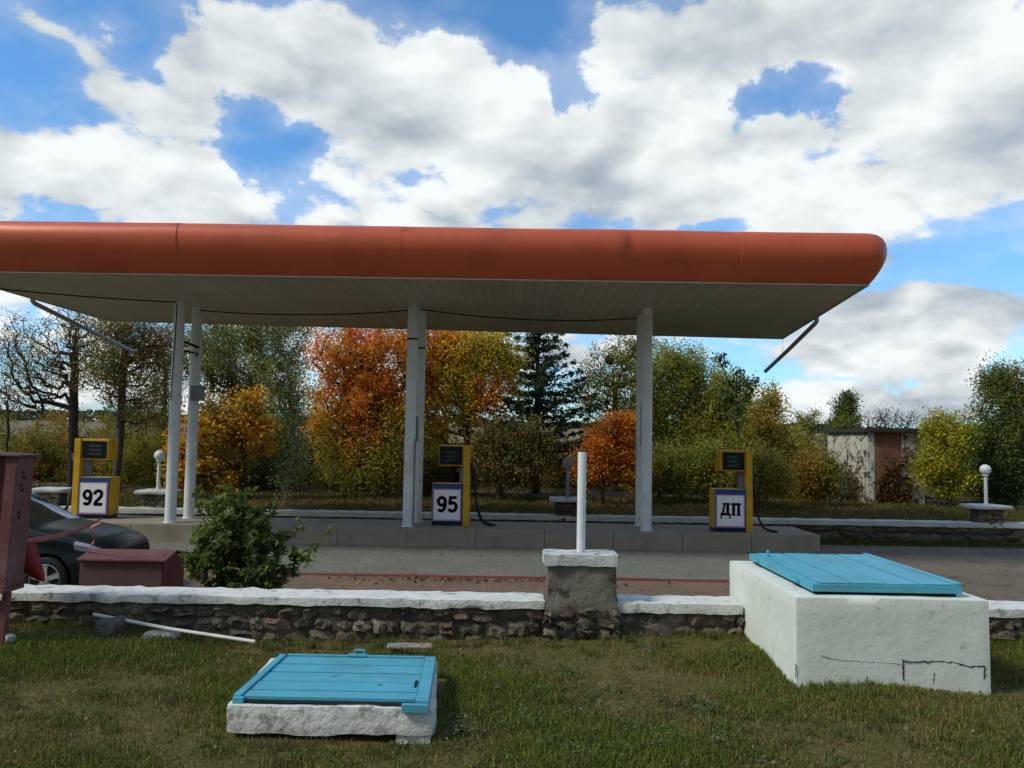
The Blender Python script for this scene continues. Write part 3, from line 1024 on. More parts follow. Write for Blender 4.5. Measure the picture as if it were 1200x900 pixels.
# cables strung below the soffit
def cable(label, pts, sag, r=.014):
    mb = MB(); q = []
    for a, b in zip(pts[:-1], pts[1:]):
        a, b = Vector(a), Vector(b)
        for i in range(12):
            t = i / 12
            q.append(a.lerp(b, t) - Vector((0, 0, sag * 4 * t * (1 - t))))
    q.append(Vector(pts[-1]))
    base = q[0].copy()
    mb.tube([p - base for p in q], r, 6)
    o = mb.build('power_cable', M['black_rubber'], None, smooth=60); o.location = base
    return tag(o, label, 'cable', 'black cables strung under the canopy')
c0, c1, c2, c3, c4_, c5 = cols
cable('black cable under the canopy from its left end to the leftmost column pair', [(-10.6, 16.4, SOFZ - .02), (c0[0] - .02, c0[1] - .12, SOFZ - .05)], .03)
cable('black cable sagging between the leftmost and the middle column pairs', [(c3[0] + .10, c3[1] - .08, SOFZ - .07), (c1[0] - .12, c1[1] + .4, SOFZ - .06)], .10)
cable('black cable sagging between the middle and the rightmost column pairs', [(c1[0] + .12, c1[1] + .3, SOFZ - .05), (c5[0] - .12, c5[1], SOFZ - .07)], .13)

# ------------------------------------------------------------------ fuel pumps
def spline(pts, per=6):
    q = []
    P = [Vector(p) for p in pts]
    for i in range(len(P) - 1):
        p0, p1, p2, p3 = P[max(i - 1, 0)], P[i], P[i + 1], P[min(i + 2, len(P) - 1)]
        for k in range(per):
            t = k / per
            q.append(.5 * ((2 * p1) + (p2 - p0) * t + (2 * p0 - 5 * p1 + 4 * p2 - p3) * t * t + (3 * p1 - p0 - 3 * p2 + p3) * t ** 3))
    q.append(P[-1])
    return q


DIGIT = {   # centre lines of heavy sans figures, height 1, stroke 0.2
    '9': [[(.21 * math.cos(a) - .0, .665 + .235 * math.sin(a)) for a in [math.pi * 2 * k / 20 for k in range(21)]],
          spline([(.212, .70), (.215, .56), (.195, .36), (.12, .17), (-.02, .095), (-.13, .11), (-.20, .19)])],
    '5': [[(.25, .90), (-.13, .90)], [(-.12, .985), (-.19, .46)], spline([(-.175, .52), (-.06, .585), (.08, .58), (.20, .46), (.21, .29), (.12, .13), (-.04, .09), (-.16, .13), (-.225, .23)])],
    '2': [spline([(-.215, .68), (-.18, .83), (-.02, .905), (.15, .86), (.205, .71), (.15, .54), (.0, .37), (-.12, .24), (-.17, .15)]), [(-.27, .09), (.27, .09)]],
}


def number_mesh(txt, h):
    mb = MB()
    for k, ch in enumerate(txt):
        ox = (k - .5) * .66
        for si, line in enumerate(DIGIT[ch]):
            pts = [Vector((p[0] + ox, p[1] - .5)) for p in line]
            hw = .098 if si or ch != '5' else .088
            vs, n = [], len(pts)
            closed = (pts[0] - pts[-1]).length < 1e-4
            for i, p in enumerate(pts):
                a = pts[i - 1] if i else (pts[-2] if closed else p)
                b = pts[i + 1] if i < n - 1 else (pts[1] if closed else p)
                d = (b - a).normalized()
                nn = Vector((-d.y, d.x)) * hw
                for e, y in ((1, -.003 - .0006 * si), (-1, -.003 - .0006 * si), (-1, .002), (1, .002)):
                    q = p + nn * e
                    vs.append((q.x * h, y, q.y * h))
            fs = []
            for i in range(n - 1):
                for e in range(4):
                    fs.append((i * 4 + e, i * 4 + (e + 1) % 4, i * 4 + 4 + (e + 1) % 4, i * 4 + 4 + e))
            if not closed: fs += [(0, 1, 2, 3), (n * 4 - 4, n * 4 - 1, n * 4 - 2, n * 4 - 3)]
            mb.add(vs, fs)
    return mb


def slab_letters(h):
    """the two heavy slab-serif Cyrillic capitals on the right-hand pump"""
    mb = MB()
    y0, y1 = -.004, .004
    w = h * .95
    # second letter: two stems, a bar, four serifs
    x = w * .12
    st, se, bar = h * .27, h * .09, h * .20
    for xa in (x + h * .06, x + h * .06 + h * .50):
        mb.box((xa, y0, -h / 2 + bar * .55), (xa + st, y1, h / 2 - bar))
        mb.box((xa - se, y0, -h / 2), (xa + st + se * .8, y1, -h / 2 + bar * .55 - .0005))
    mb.box((x - h * .03, y0, h / 2 - bar + .0005), (x + h * .06 + h * .50 + st + se * .8, y1, h / 2))
    # first letter: sloping left leg, upright right leg, bar, foot with two drops
    x = -w * 1.02
    mb.prism([(x + h * .10, -h / 2 + bar), (x + h * .32, -h / 2 + bar), (x + h * .46, h / 2 - bar * .8), (x + h * .28, h / 2 - bar * .8)], y0, y1)
    mb.box((x + h * .55, y0, -h / 2 + bar), (x + h * .83, y1, h / 2 - bar * .8))
    mb.box((x + h * .18, y0, h / 2 - bar * .8 + .0005), (x + h * .93, y1, h / 2))
    mb.box((x - h * .02, y0, -h / 2 + .001), (x + h * .98, y1, -h / 2 + bar - .0005))
    mb.box((x - h * .02, y0, -h / 2 - h * .24), (x + h * .13, y1, -h / 2 + .0005))
    mb.box((x + h * .83, y0, -h / 2 - h * .24), (x + h * .98, y1, -h / 2 + .0005))
    return mb


def pump(label, px, py, D, body, side, framed):
    """side +1: yellow upright at the right, -1: at the left"""
    p = at(px, py, D)
    root = thing('fuel_pump', label, 'fuel pump', (p.x, D, .377), 0, 'fuel pumps on the island')
    s = side
    H = 1.76
    def bx(mb, x0, x1, y0, y1, z0, z1):
        a, b = sorted((x0 * s, x1 * s)); mb.box((a, y0, z0), (b, y1, z1))
    mb = MB(); bx(mb, -.37, .29, .03, .47, 0, .075); mb.build('plinth', M['pump_navy'], root, bevel=.006)
    mb = MB(); bx(mb, -.38, .298, .02, .49, .077, .915); cab = mb.build('cabinet', M['yellow'], root, bevel=.012)
    mb = MB(); bx(mb, -.372, .296, -.012, .018, .08, .908); door = mb.build('front_panel', M['pump_blue'], root, bevel=.006)
    mb = MB(); bx(mb, -.352, .268, -.0175, -.0125, .105, .80); mb.build('sign_fringe', M['sign_pink'], root)  # added pink strip, imitates colour fringing round the white sign
    mb = MB(); bx(mb, -.325, .241, -.024, -.018, .135, .775); sg = mb.build('sign', M['sign_white'], root, bevel=.003)
    if body:
        number_mesh(body, .36).build('number', M['sign_black'], sg, loc=(-.035 * s, -.0245, .47))
    else:
        slab_letters(.27).build('letters', M['sign_black'], sg, loc=(-.042 * s, -.0245, .49)).scale = (.80, 1, 1)
    mb = MB(); bx(mb, .30, .445, .0, .49, 0, H); mb.build('upright', M['yellow'], root, bevel=.012)
    mb = MB()
    x0 = -.24 if side > 0 else -.30
    bx(mb, x0, .2985, .03, .47, H - .46, H); hd = mb.build('head', M['yellow'], root, bevel=.012)
    mb = MB()
    m_ = .035 if framed else .012
    bx(mb, x0 + m_, .275, .018, .0295, H - .435, H - .05 if framed else H - .03); dsp = mb.build('display', M['display'], root, bevel=.003)
    mb = MB()
    for r in range(3):
        bx(mb, x0 + .14, .12, .0150, .0175, H - .18 - r * .09, H - .145 - r * .09)
        bx(mb, x0 + .12 + .05, .17, .0150, .0175, H - .135 - r * .09, H - .125 - r * .09)
    mb.build('readout', M['readout'], dsp)
    mb = MB(); bx(mb, .215, .2985, .16, .40, .917, H - .462); mb.build('inner_panel', M['grey_metal'], root, bevel=.004)
    mb = MB(); bx(mb, .30, .30 + .002, .05, .45, 1.1, 1.1)
    # nozzle in its holster, hose looping to the ground
    nz = 1.22
    mb = MB()
    mb.box((s * .50 - .05, .16, nz - .10), (s * .50 + .05, .26, nz + .14))
    mb.build('holster', M['black_rubber'], root, bevel=.01)
    mb = MB()
    mb.tube([(s * .52, .20, nz + .02), (s * .53, .14, nz + .10), (s * .50, .06, nz + .20)], [.03, .028, .014], 10)
    mb.build('nozzle', M['grey_metal'], root, smooth=50)
    mb = MB()
    a, b = Vector((s * .52, .22, nz - .08)), Vector((s * .455, .30, 1.45))
    loop = [b, b + Vector((s * .08, 0, -.12)), Vector((s * .56, .28, .85)), Vector((s * .60, .25, .40)), Vector((s * .72, .12, .10)), Vector((s * .90, .02, .022)),
            Vector((s * 1.02, .16, .022)), Vector((s * .92, .30, .022)), Vector((s * .74, .30, .10)), Vector((s * .62, .26, .40)), Vector((s * .545, .24, .80)), a]
    q = []
    for i in range(len(loop) - 1):
        p0, p1, p2, p3 = loop[max(i - 1, 0)], loop[i], loop[i + 1], loop[min(i + 2, len(loop) - 1)]
        for k in range(6):
            t = k / 6
            q.append(.5 * ((2 * p1) + (p2 - p0) * t + (2 * p0 - 5 * p1 + 4 * p2 - p3) * t * t + (3 * p1 - p0 - 3 * p2 + p3) * t ** 3))
    q.append(loop[-1])
    mb.tube(q, .021, 8)
    mb.build('hose', M['black_rubber'], root, smooth=60)
    return root


pump('yellow fuel pump with upright at its left and number 92 on its white sign', 106.5, 603, 18.25, '92', -1, True)
pump('yellow fuel pump with number 95 on its white sign, right of the middle columns', 525.5, 614, 18.05, '95', 1, False)
pump('yellow fuel pump with two Cyrillic letters on its white sign, rightmost on the island', 858, 623, 17.72, None, 1, True)


# ------------------------------------------------------------------ globe lamps of the far wall
def lamp(label, px, globe_m, plinth_m, dim=False, post=True, D=20.0, slabm=None):
    p = at(px, 590, D + .44)
    root = thing('wall_lamp', label, 'lamp', (p.x, D, -.13), 0, 'globe lamps along the far wall')
    z0 = EYE - 1.46
    rg = np.random.default_rng(int(px))
    o = rough_box((-.31, .22, 0), (.31, .66, z0 + .13 - .06), .07, .05, .03, 4, px * .01).build('plinth', plinth_m, root, smooth=60)
    mb = MB(); stones(mb, -.31, .31, .40, z0 + .06, .22, rg, .2, -1, .05, 4, 1.3 if not dim else .5)
    mb.build('stonework', M['stone'], root, smooth=60)
    rough_box((-.45, .04, z0 + .13 - .05), (.45, .86, z0 + .13 + .05), .07, .04, .012, 5, px * .02).build('slab', slabm or M['far_cap'], root, smooth=60)
    if post:
        mb = MB(); zt = EYE - .60 - .10 + .13 + .02
        mb.lathe([(.07, z0 + .18), (.07, z0 + .2), (.042, z0 + .205), (.040, zt - .03), (.075, zt - .02), (.075, zt + .01)], (0, .44, 0), 16)
        mb.build('post', M['white_metal'] if not dim else M['grey_metal'], root, smooth=40)
        mb = MB(); r = .13
        mb.lathe([(r * math.sin(a), -r * math.cos(a)) for a in [math.pi * (k + .6) / 15.2 for k in range(15)]], (0, .44, zt + r), 24)
        mb.build('globe', globe_m, root, smooth=180)
    return root


lamp('white globe lamp with white slab and stone plinth at the far right', 1155.5, M['lamp_globe'], M['mortar'])
lamp('shaded grey globe lamp on a stone plinth, just left of the bare white post', 665, M['lamp_globe_shaded'], M['mortar'], True)  # dim: shade painted into globe, post and plinth stones
lamp('white globe lamp with white slab, just left of the leftmost column pair', 184.5, M['lamp_globe'], M['mortar'], D=20.3)
lamp('stone plinth with white slab and no lamp, left of the pump marked 92', 60, M['lamp_globe'], M['mortar'], post=False, D=20.3)

# ------------------------------------------------------------------ ruined shed at the right
SD = 28.0
sx0, sx1 = at(1017, 590, SD).x, at(1083, 590, SD).x
sz = at(1020, 507, SD).z
SL = 3.4
sh = thing('shed', 'small ruined flat-roofed shed of whitewashed panels and red brick among the bushes', 'shed', ((sx0 + sx1) / 2, SD + 1.5, GZ))
off = -Vector(sh.location)
fb = at(1057, 560, SD).x
mb = MB(); mb.box((sx0, SD, GZ - .1), (sx0 + .25, SD + SL, sz))
mb.box((sx0 - .03, SD + SL - .5, GZ), (sx0 - .003, SD + SL + .02, sz - .04)); mb.box((sx0 - .025, SD + .15, GZ), (sx0 - .003, SD + SL - .9, sz - .1))
o = mb.build('white_wall', M['old_white'], sh, bevel=.01); o.location = off
mb = MB(); mb.box((sx0 + .252, SD + .01, GZ - .1), (fb, SD + .26, sz)); o = mb.build('brick_wall', M['brick'], sh); o.location = off
mb = MB(); mb.box((fb + .002, SD - .02, GZ - .1), (sx1, SD + SL, sz)); o = mb.build('grey_wall', M['old_white'], sh); o.location = off
o['label'] = 'grey peeling end bay of the shed'
mb = MB(); mb.box((sx0 + .252, SD + SL - .25, GZ - .1), (fb, SD + SL, sz)); o = mb.build('back_wall', M['brick'], sh); o.location = off
o = rough_box((sx0 - .14, SD - .22, sz + .003), (sx1 + .15, SD + SL + .2, sz + .14), .2, .02, .02, 3, 1.0).build('roof', M['roof_felt'], sh, smooth=50); o.location = off

# ------------------------------------------------------------------ red sheet cabinet at the left edge
KD = 6.15
k0 = at(40, 610, KD); kt = at(20, 533, KD); kb = at(20, 688, KD)
kx1 = at(11, 610, KD).x
KDP = .19
kz0, kz1 = kb.z + .01, kt.z
cabn = thing('fire_cabinet', 'faded red corrugated sheet cabinet on a post at the left edge of the picture', 'cabinet', (kx1 - .45, KD, LAWN_Z))
off = -Vector(cabn.location)
cabn.rotation_euler = (0, R(2.2), 0)
mb = MB()
# corrugated front: trapezoid ribs
X = kx1 - .95
pts = []
rib = [0, 0, .03, .03]
xx = X; k = 0
prof_x = []
while xx < kx1 - .10:
    prof_x += [(xx, 0), (xx + .035, 0), (xx + .05, -.028), (xx + .095, -.028), (xx + .11, 0)]
    xx += .12
prof_x += [(kx1 - .085, 0)]
vs, fs = [], []
for (x, d) in prof_x:
    for z in (kz0, (kz0 + kz1) / 2, kz1):
        vs.append((x, KD + d, z)); 
n = len(prof_x)
for i in range(n - 1):
    for j in range(2):
        a = i * 3 + j; fs.append((a, a + 3, a + 4, a + 1))
mb.add(vs, fs)
o = mb.build('corrugated_front', M['pink_paint'], cabn); o.location = off
mb = MB(); mb.box((kx1 - .083, KD - .035, kz0), (kx1, KD + KDP, kz1))
o = mb.build('side_panel', M['pink_paint'], cabn, bevel=.006); o.location = off
mb = MB(); mb.box((X, KD + KDP - .04, kz0), (kx1 - .085, KD + KDP, kz1)); o = mb.build('back_panel', M['maroon'], cabn); o.location = off
mb = MB(); mb.box((X - .05, KD - .06, kz1 + .002), (kx1 + .02, KD + KDP + .05, kz1 + .022)); o = mb.build('top_panel', M['maroon'], cabn, bevel=.006); o.location = off
mb = MB(); mb.box((X - .02, KD - .055, kz0 - .035), (kx1 + .0, KD + KDP + .02, kz0 - .002)); o = mb.build('bottom_rail', M['pink_paint'], cabn, bevel=.006); o.location = off
for lx_ in (at(4, 700, KD).x - .02, X + .1):
    mb = MB(); mb.box((lx_ - .022, KD + .02, .5), (lx_ + .022, KD + .07, kz0 - .037))
    o = mb.build('leg', M['pink_paint'], cabn, bevel=.006); o.location = off
for (px, py, yy) in ((31, 551, .05), (33, 557, .07), (30, 566, .04), (32, 572, .06), (31, 598, .05), (31, 604, .05)):
    q = at(px, py, KD + yy)
    mb = MB()
    mb.tube([(kx1 + .0008, KD + yy - .016, q.z + .004), (kx1 + .0008, KD + yy, q.z), (kx1 + .0008, KD + yy + .008, q.z + .016)], [.009, .013, .005], 6)
    o = mb.build('rust_patch', M['dark_maroon'], cabn, smooth=60); o.location = off
# hook and conical fire bucket hanging at the cabinet's back corner
BK = KD + .42
ap, mo = at(52, 681, BK), at(24, 648, BK)
axis = (mo - ap); L = axis.length * 1.15; axis.normalize()
m4 = Matrix.Translation(ap) @ axis.to_track_quat('Z', 'Y').to_matrix().to_4x4()
bk = thing('fire_bucket', 'red cone-shaped fire bucket tilted beside the red cabinet, in front of the car wheel', 'bucket', tuple(ap))
mb = MB(); mb.lathe([(.004, 0), (.03, .035), (.15, L), (.155, L + .004), (.147, L + .004), (.025, .045)], n=28, m=Matrix.Translation(-ap) @ m4)
mb.build('cone', M['bucket_red'], bk, smooth=50)
mb = MB(); 
mb.tube([m4 @ Vector((.15 * math.cos(a), .15 * math.sin(a), L + .10 * math.sin(a))) - ap for a in [math.pi * k / 10 for k in range(11)]], .005, 6)
mb.build('handle', M['grey_metal'], bk, smooth=60)

# red and white warning tape from the cabinet to the island
ta, tb = at(31, 634, KD + .2), at(120, 607, 9.6)
mb = MB(); n = 40
def tape(pts, w):
    vs = []
    for i, p in enumerate(pts):
        t = i / (len(pts) - 1)
        a = .5 * math.sin(t * 9) + 1.0
        d = Vector((0, math.cos(a) * .3, math.sin(a)))
        vs += [p - d * w / 2, p + d * w / 2]
    return vs, [(2 * i, 2 * i + 1, 2 * i + 3, 2 * i + 2) for i in range(len(pts) - 1)]
pts = [ta.lerp(tb, i / n) - Vector((0, 0, .05 * math.sin(math.pi * i / n))) for i in range(n + 1)]
pts += spline([tb, at(117, 613, 9.75), at(106, 620, 9.9), at(111, 632, 10.0), at(106, 641, 10.1), at(104, 648, 10.2)], 6)[1:]
vs, fs = tape([p - ta for p in pts], .045); mb.add(vs, fs)
o = mb.build('warning_tape', M['tape_red'], None, smooth=180); o.location = ta
so = o.modifiers.new('thickness', 'SOLIDIFY'); so.thickness = .002
tag(o, 'faded red warning tape stretched from the red cabinet to the sand box before the car', 'tape')

# ------------------------------------------------------------------ gabled sand box behind the wall
SBD = 10.0
a, b = at(92, 690, SBD), at(191, 690, SBD)
ez, rz_ = at(140, 655, SBD).z, at(188, 646, SBD + .3).z
sb = thing('sand_box', 'dark red gabled sand box standing behind the low wall, left of the green bush', 'sand box', ((a.x + b.x) / 2, SBD + .31, 0))
off = -Vector(sb.location)
mb = MB(); x0, x1 = a.x, b.x
mb.box((x0, SBD, .01), (x1 - .021, SBD + .62, ez)); o = mb.build('body', M['maroon'], sb, bevel=.006); o.location = off
mb = MB()
mb.add([(x1 - .02, SBD - .002, .01), (x1 - .02, SBD + .622, .01), (x1 - .02, SBD + .622, ez), (x1 - .02, SBD + .31, rz_ - .02), (x1 - .02, SBD - .002, ez),
        (x1, SBD - .002, .01), (x1, SBD + .622, .01), (x1, SBD + .622, ez), (x1, SBD + .31, rz_ - .02), (x1, SBD - .002, ez)],
       [(0, 4, 3, 2, 1), (5, 6, 7, 8, 9), (0, 1, 6, 5), (1, 2, 7, 6), (2, 3, 8, 7), (3, 4, 9, 8), (4, 0, 5, 9)])
o = mb.build('gable', M['dark_maroon'], sb); o.location = off
for s in (0, 1):
    mb = MB(); y_e, y_r = (SBD - .05, SBD + .31) if s == 0 else (SBD + .67, SBD + .31)
    e0 = ez - .02
    vs = [(x0 - .02, y_e, e0), (x1 + .03, y_e, e0), (x1 + .03, y_r, rz_), (x0 - .02, y_r, rz_)]
    mb.add(vs + [(x, y, z + .018) for x, y, z in vs], [(0, 1, 2, 3), (4, 5, 6, 7), (0, 1, 5, 4), (1, 2, 6, 5), (2, 3, 7, 6), (3, 0, 4, 7)])
    o = mb.build('lid', M['lid_maroon'] if s == 0 else M['maroon'], sb); o.location = off

# ------------------------------------------------------------------ long white pole lying at the wall foot, and loose stones
pa, pb2 = at(110, 720, Wy - .12), at(299, 752, 6.28)
mid = pa.lerp(pb2, .5) - Vector((0, 0, .012))
mb = MB(); base = pa.copy()
mb.tube([Vector((0, 0, 0)), mid - base, pb2 - base], .0135, 10)
o = mb.build('pole', M['pole_white'], None, smooth=50); o.location = base
tag(o, 'long thin white pole lying aslant against the foot of the stone wall', 'pole')
def rock(label, px, py, D, sx, sy, szz, col, seed):
    p = at(px, py, D)
    mb = rough_box((-sx, -sy, -szz), (sx, sy, szz), min(sx, szz) * .4, min(sx, sy, szz) * .7, szz * .35, 9, seed)
    mb.has_c = True; mb.c = [col] * len(mb.v)
    o = mb.build('stone', M['stone'], None, smooth=60); o.location = p; o.rotation_euler = (0, 0, seed)
    return tag(o, label, 'stone', 'loose stones at the wall foot')
rock('pale flat stone lying under the white pole', 190, 745, 6.55, .13, .06, .035, (.26, .25, .23), .2)
rock('dark grey boulder at the wall foot below the left end of the white pole', 130, 737, 6.62, .11, .08, .09, (.10, .095, .08), 1.2)
rock('small pale stone in the grass at the foot of the red cabinet', 12, 748, 6.2, .04, .035, .03, (.3, .3, .28), 2.2)
rock('light flat stone in the grass behind the blue hatch', 480, 757, 6.35, .17, .06, .010, (.24, .21, .165), .05)

# ------------------------------------------------------------------ dark car
CARY0, CARL, CARW = 11.05, 4.4, 1.74
car_x = at(181, 650, 12.6).x            # nose
car = thing('parked_car', 'dark green car with alloy wheels parked nose right behind the low wall and sand box', 'car', (car_x, CARY0 + CARW / 2, 0))


def itp(tab, s):
    for (a, va), (b, vb) in zip(tab[:-1], tab[1:]):
        if s <= b:
            t = (s - a) / (b - a); t = max(0, min(1, t))
            return va + (vb - va) * t
    return tab[-1][1]


ZT = [(0, .60), (.03, .68), (.10, .76), (.25, .835), (.5, .90), (.8, .955), (1.0, .985), (1.08, 1.0), (1.5, 1.26), (1.85, 1.43), (2.1, 1.485), (2.6, 1.50), (3.1, 1.46), (3.5, 1.33), (3.9, 1.10), (4.25, 1.06), (4.36, .9), (4.4, .7)]
ZB = [(0, .50), (.03, .56), (.12, .66), (.3, .745), (.6, .81), (1.0, .875), (1.5, .90), (3.0, .95), (4.2, .95), (4.36, .85), (4.4, .62)]
HW = [(0, .52), (.03, .60), (.10, .70), (.22, .78), (.45, .835), (.9, .865), (2.2, .87), (3.6, .86), (4.1, .82), (4.36, .70), (4.4, .6)]
ZL = [(0, .34), (.05, .24), (.3, .19), (4.1, .2), (4.4, .36)]
st = [0, .015, .03, .06, .10, .15, .2] + [.2 + .05 * i for i in range(1, 83)] + [4.33, 4.36, 4.385, 4.4]
WX = (.80, 3.42)
WR = .345


def sect(s):
    zt, zb, w, zl = itp(ZT, s), itp(ZB, s), itp(HW, s), itp(ZL, s)
    c = max(0, min(1, (zt - 1.0) / .35)); c = c * c * (3 - 2 * c)
    d = zt - zb
    pts = [(w * .55, zl), (w * .93, zl + .01)]
    nside = 9
    for k in range(nside):
        t = (k + 1) / (nside + 1)
        z = zl + .03 + (zb - zl - .05) * t
        y = w * (.955 + .045 * math.sin(math.pi * min(1, t * 1.15) ** .8)) - .004 * (abs(z - .62) < .02)
        pts.append((y, z))
    pts.append((w * .975, zb))
    hood = [(w * .93, zb + d * .35), (w * .84, zb + d * .62), (w * .66, zb + d * .85), (w * .4, zb + d * .96), (0, zt)]
    cabn_ = [(w * .92, zb + .03), (w * .83, zb + d * .5), (w * .70, zt - .075), (w * .60, zt - .03), (0, zt)]
    for h, q in zip(hood, cabn_):
        pts.append((h[0] * (1 - c) + q[0] * c, h[1] * (1 - c) + q[1] * c))
    return pts


secs = [sect(s) for s in st]
np_ = len(secs[0])
def cv(s, y, z): return (-s, y, z)
body, glassf, rearf = MB(), MB(), MB()
sides_, lights_ = [], []
gap = []
for sd in (-1, 1):
    vs = [cv(st[i], sd * y, z) for i in range(len(st)) for y, z in secs[i]]
    # pull the arch edge onto a circle
    def wheel_d(p):
        return min((math.hypot(-p[0] - wx, p[2] - .31) for wx in WX))
    vv_ = []
    for p in vs:
        for wx in WX:
            d = math.hypot(-p[0] - wx, p[2] - .31)
            if p[2] < .85 and abs(p[1]) > .55 and abs(d - WR) < .036:
                f = WR / d
                p = (-(wx + (-p[0] - wx) * f), p[1], .31 + (p[2] - .31) * f)
        vv_.append(p)
    fb_, fg, fsd, fl_, frr = [], [], [], [], []
    for i in range(len(st) - 1):
        for j in range(np_ - 1):
            q = (i * np_ + j, i * np_ + j + 1, (i + 1) * np_ + j + 1, (i + 1) * np_ + j)
            c = [sum(vv_[k][a] for k in q) / 4 for a in range(3)]
            s = -c[0]
            if j < 12 and any(math.hypot(s - wx, c[2] - .31) < WR - .005 for wx in WX): continue
            if 1.08 <= s <= 1.83 and j >= 14: fg.append(q)
            elif 3.2 <= s <= 3.86 and j >= 14: frr.append(q)
            elif 1.45 <= s <= 3.25 and j in (12, 13) and not (2.28 < s < 2.40): fsd.append(q)
            elif 1.12 <= s < 1.45 and j == 13 and s > 1.22: fsd.append(q)
            elif .07 <= s <= .44 and j in (10, 11) and c[2] > .60 : fl_.append(q)
            else: fb_.append(q)
    sg1, sg2, lt = MB(), MB(), MB()
    sides_ += [sg1, sg2]; lights_.append(lt)
    mids = lambda q: -sum(vv_[k][0] for k in q) / 4
    for mbx, ff in ((body, fb_), (glassf, fg), (rearf, frr), (sg1, [q for q in fsd if mids(q) < 2.34]), (sg2, [q for q in fsd if mids(q) >= 2.34]), (lt, fl_)):
        mbx.add(vv_, ff if sd < 0 else [q[::-1] for q in ff])
# close the nose and tail
for i in (0, len(st) - 1):
    ring_ = [cv(st[i], -y, z) for y, z in secs[i]] + [cv(st[i], y, z) for y, z in reversed(secs[i][:-1])]
    body.add(ring_, [tuple(range(len(ring_)))])
def clean(o):
    bm = bmesh.new(); bm.from_mesh(o.data)
    bmesh.ops.remove_doubles(bm, verts=bm.verts, dist=1e-4)
    bmesh.ops.delete(bm, geom=[v for v in bm.verts if not v.link_faces], context='VERTS')
    bmesh.ops.recalc_face_normals(bm, faces=bm.faces)
    bm.to_mesh(o.data); bm.free()
    return o
clean(body.build('body', M['car_paint'], car, smooth=40))
clean(glassf.build('windscreen', M['car_glass'], car, smooth=40))
clean(rearf.build('rear_window', M['car_glass'], car, smooth=40))
for w_ in sides_: clean(w_.build('side_window', M['car_glass'], car, smooth=40))
for w_ in lights_: clean(w_.build('headlight', M['lens'], car, smooth=40))
mb = MB()
mb.box((-4.1, -.60, .2), (-.2, .60, .45)); mb.box((-4.0, -.70, .46), (-.3, .70, .64)); mb.build('underbody', M['car_trim'], car)
mb = MB()
for k in range(4): mb.box((-.05 - .0, -.40, .40 + .07 * k), (.012, .40, .43 + .07 * k))
mb.box((-.06, -.43, .385), (.004, .43, .67)); mb.build('grille', M['car_trim'], car, bevel=.006)
for sd in (-1, 1):
    mb = MB(); mb.obox(Vector((-1.62, sd * .93, 1.0)), (.10, .16, .11)); mb.build('mirror', M['car_paint'], car, bevel=.03, segs=3)
for wx in WX:
    for sd in (-1, 1):
        cen = Vector((-wx, sd * .765, .305))
        m4w = Matrix.Translation(cen) @ Matrix.Rotation(math.pi / 2 * (1 if sd < 0 else -1), 4, 'X')
        mb = MB(); mb.lathe([(.20, -.09), (.285, -.10), (.300, -.085), (.305, -.05), (.305, .05), (.300, .085), (.285, .10), (.222, .098), (.215, .07), (.20, .06)], n=40, m=m4w)
        wl = mb.build('wheel', M['black_rubber'], car, smooth=50)
        mb = MB(); mb.lathe([(.2135, -.08), (.2135, .085), (.204, .092), (.198, .08), (.196, .0), (.05, -.01)], n=40, m=m4w)
        for k in range(5):
            a = 2 * math.pi * k / 5 + .35
            u, v = Vector((math.cos(a), math.sin(a), 0)), Vector((-math.sin(a), math.cos(a), 0))
            P_ = []
            for r, w_, z in ((.03, .034, .075), (.12, .030, .082), (.203, .042, .070)):
                P_.append((u * r - v * w_ + Vector((0, 0, z)), u * r + v * w_ + Vector((0, 0, z))))
            vs = []
            for l, r in P_: vs += [l, r]
            vs2 = [p - Vector((0, 0, .03)) for p in vs]
            fs = [(0, 1, 3, 2), (2, 3, 5, 4), (6, 8, 9, 7), (8, 10, 11, 9), (0, 2, 8, 6), (2, 4, 10, 8), (1, 7, 9, 3), (3, 9, 11, 5)]
            mb.add([m4w @ p for p in vs + vs2], fs)
        mb.lathe([(.058, .05), (.056, .088), (.03, .094), (.0, .094)], n=20, m=m4w)
        mb.build('rim', M['alloy'], wl, smooth=40)
        mb = MB(); mb.lathe([(.19, -.02), (.0, -.02)], n=24, m=m4w); mb.build('brake_disc', M['car_trim'], wl)

# ------------------------------------------------------------------ trees beyond the far wall
ORANGE = [(.13, .13, .022), (.24, .18, .022), (.37, .18, .02), (.42, .145, .024), (.44, .105, .034)]
RUST = [(.20, .09, .015), (.30, .095, .012), (.36, .11, .014), (.33, .14, .015)]
GOLD = [(.16, .11, .02), (.30, .18, .018), (.38, .22, .016), (.34, .15, .015)]
YELLOWG = [(.10, .11, .02), (.20, .17, .02), (.40, .27, .015), (.34, .13, .015)]
GREEN = [(.07, .09, .018), (.11, .13, .024), (.15, .16, .028), (.18, .17, .03)]
OLIVE = [(.09, .095, .02), (.13, .125, .026), (.18, .15, .028), (.17, .11, .022)]
DARKG = [(.035, .052, .016), (.055, .075, .022), (.08, .10, .03)]
GREYG = [(.12, .14, .06), (.16, .18, .08), (.19, .18, .05), (.10, .12, .04)]
BROWN = [(.10, .07, .03), (.13, .08, .025), (.08, .065, .03), (.07, .07, .02)]
YELLOW = [(.13, .15, .024), (.20, .19, .022), (.29, .24, .02), (.17, .17, .022)]

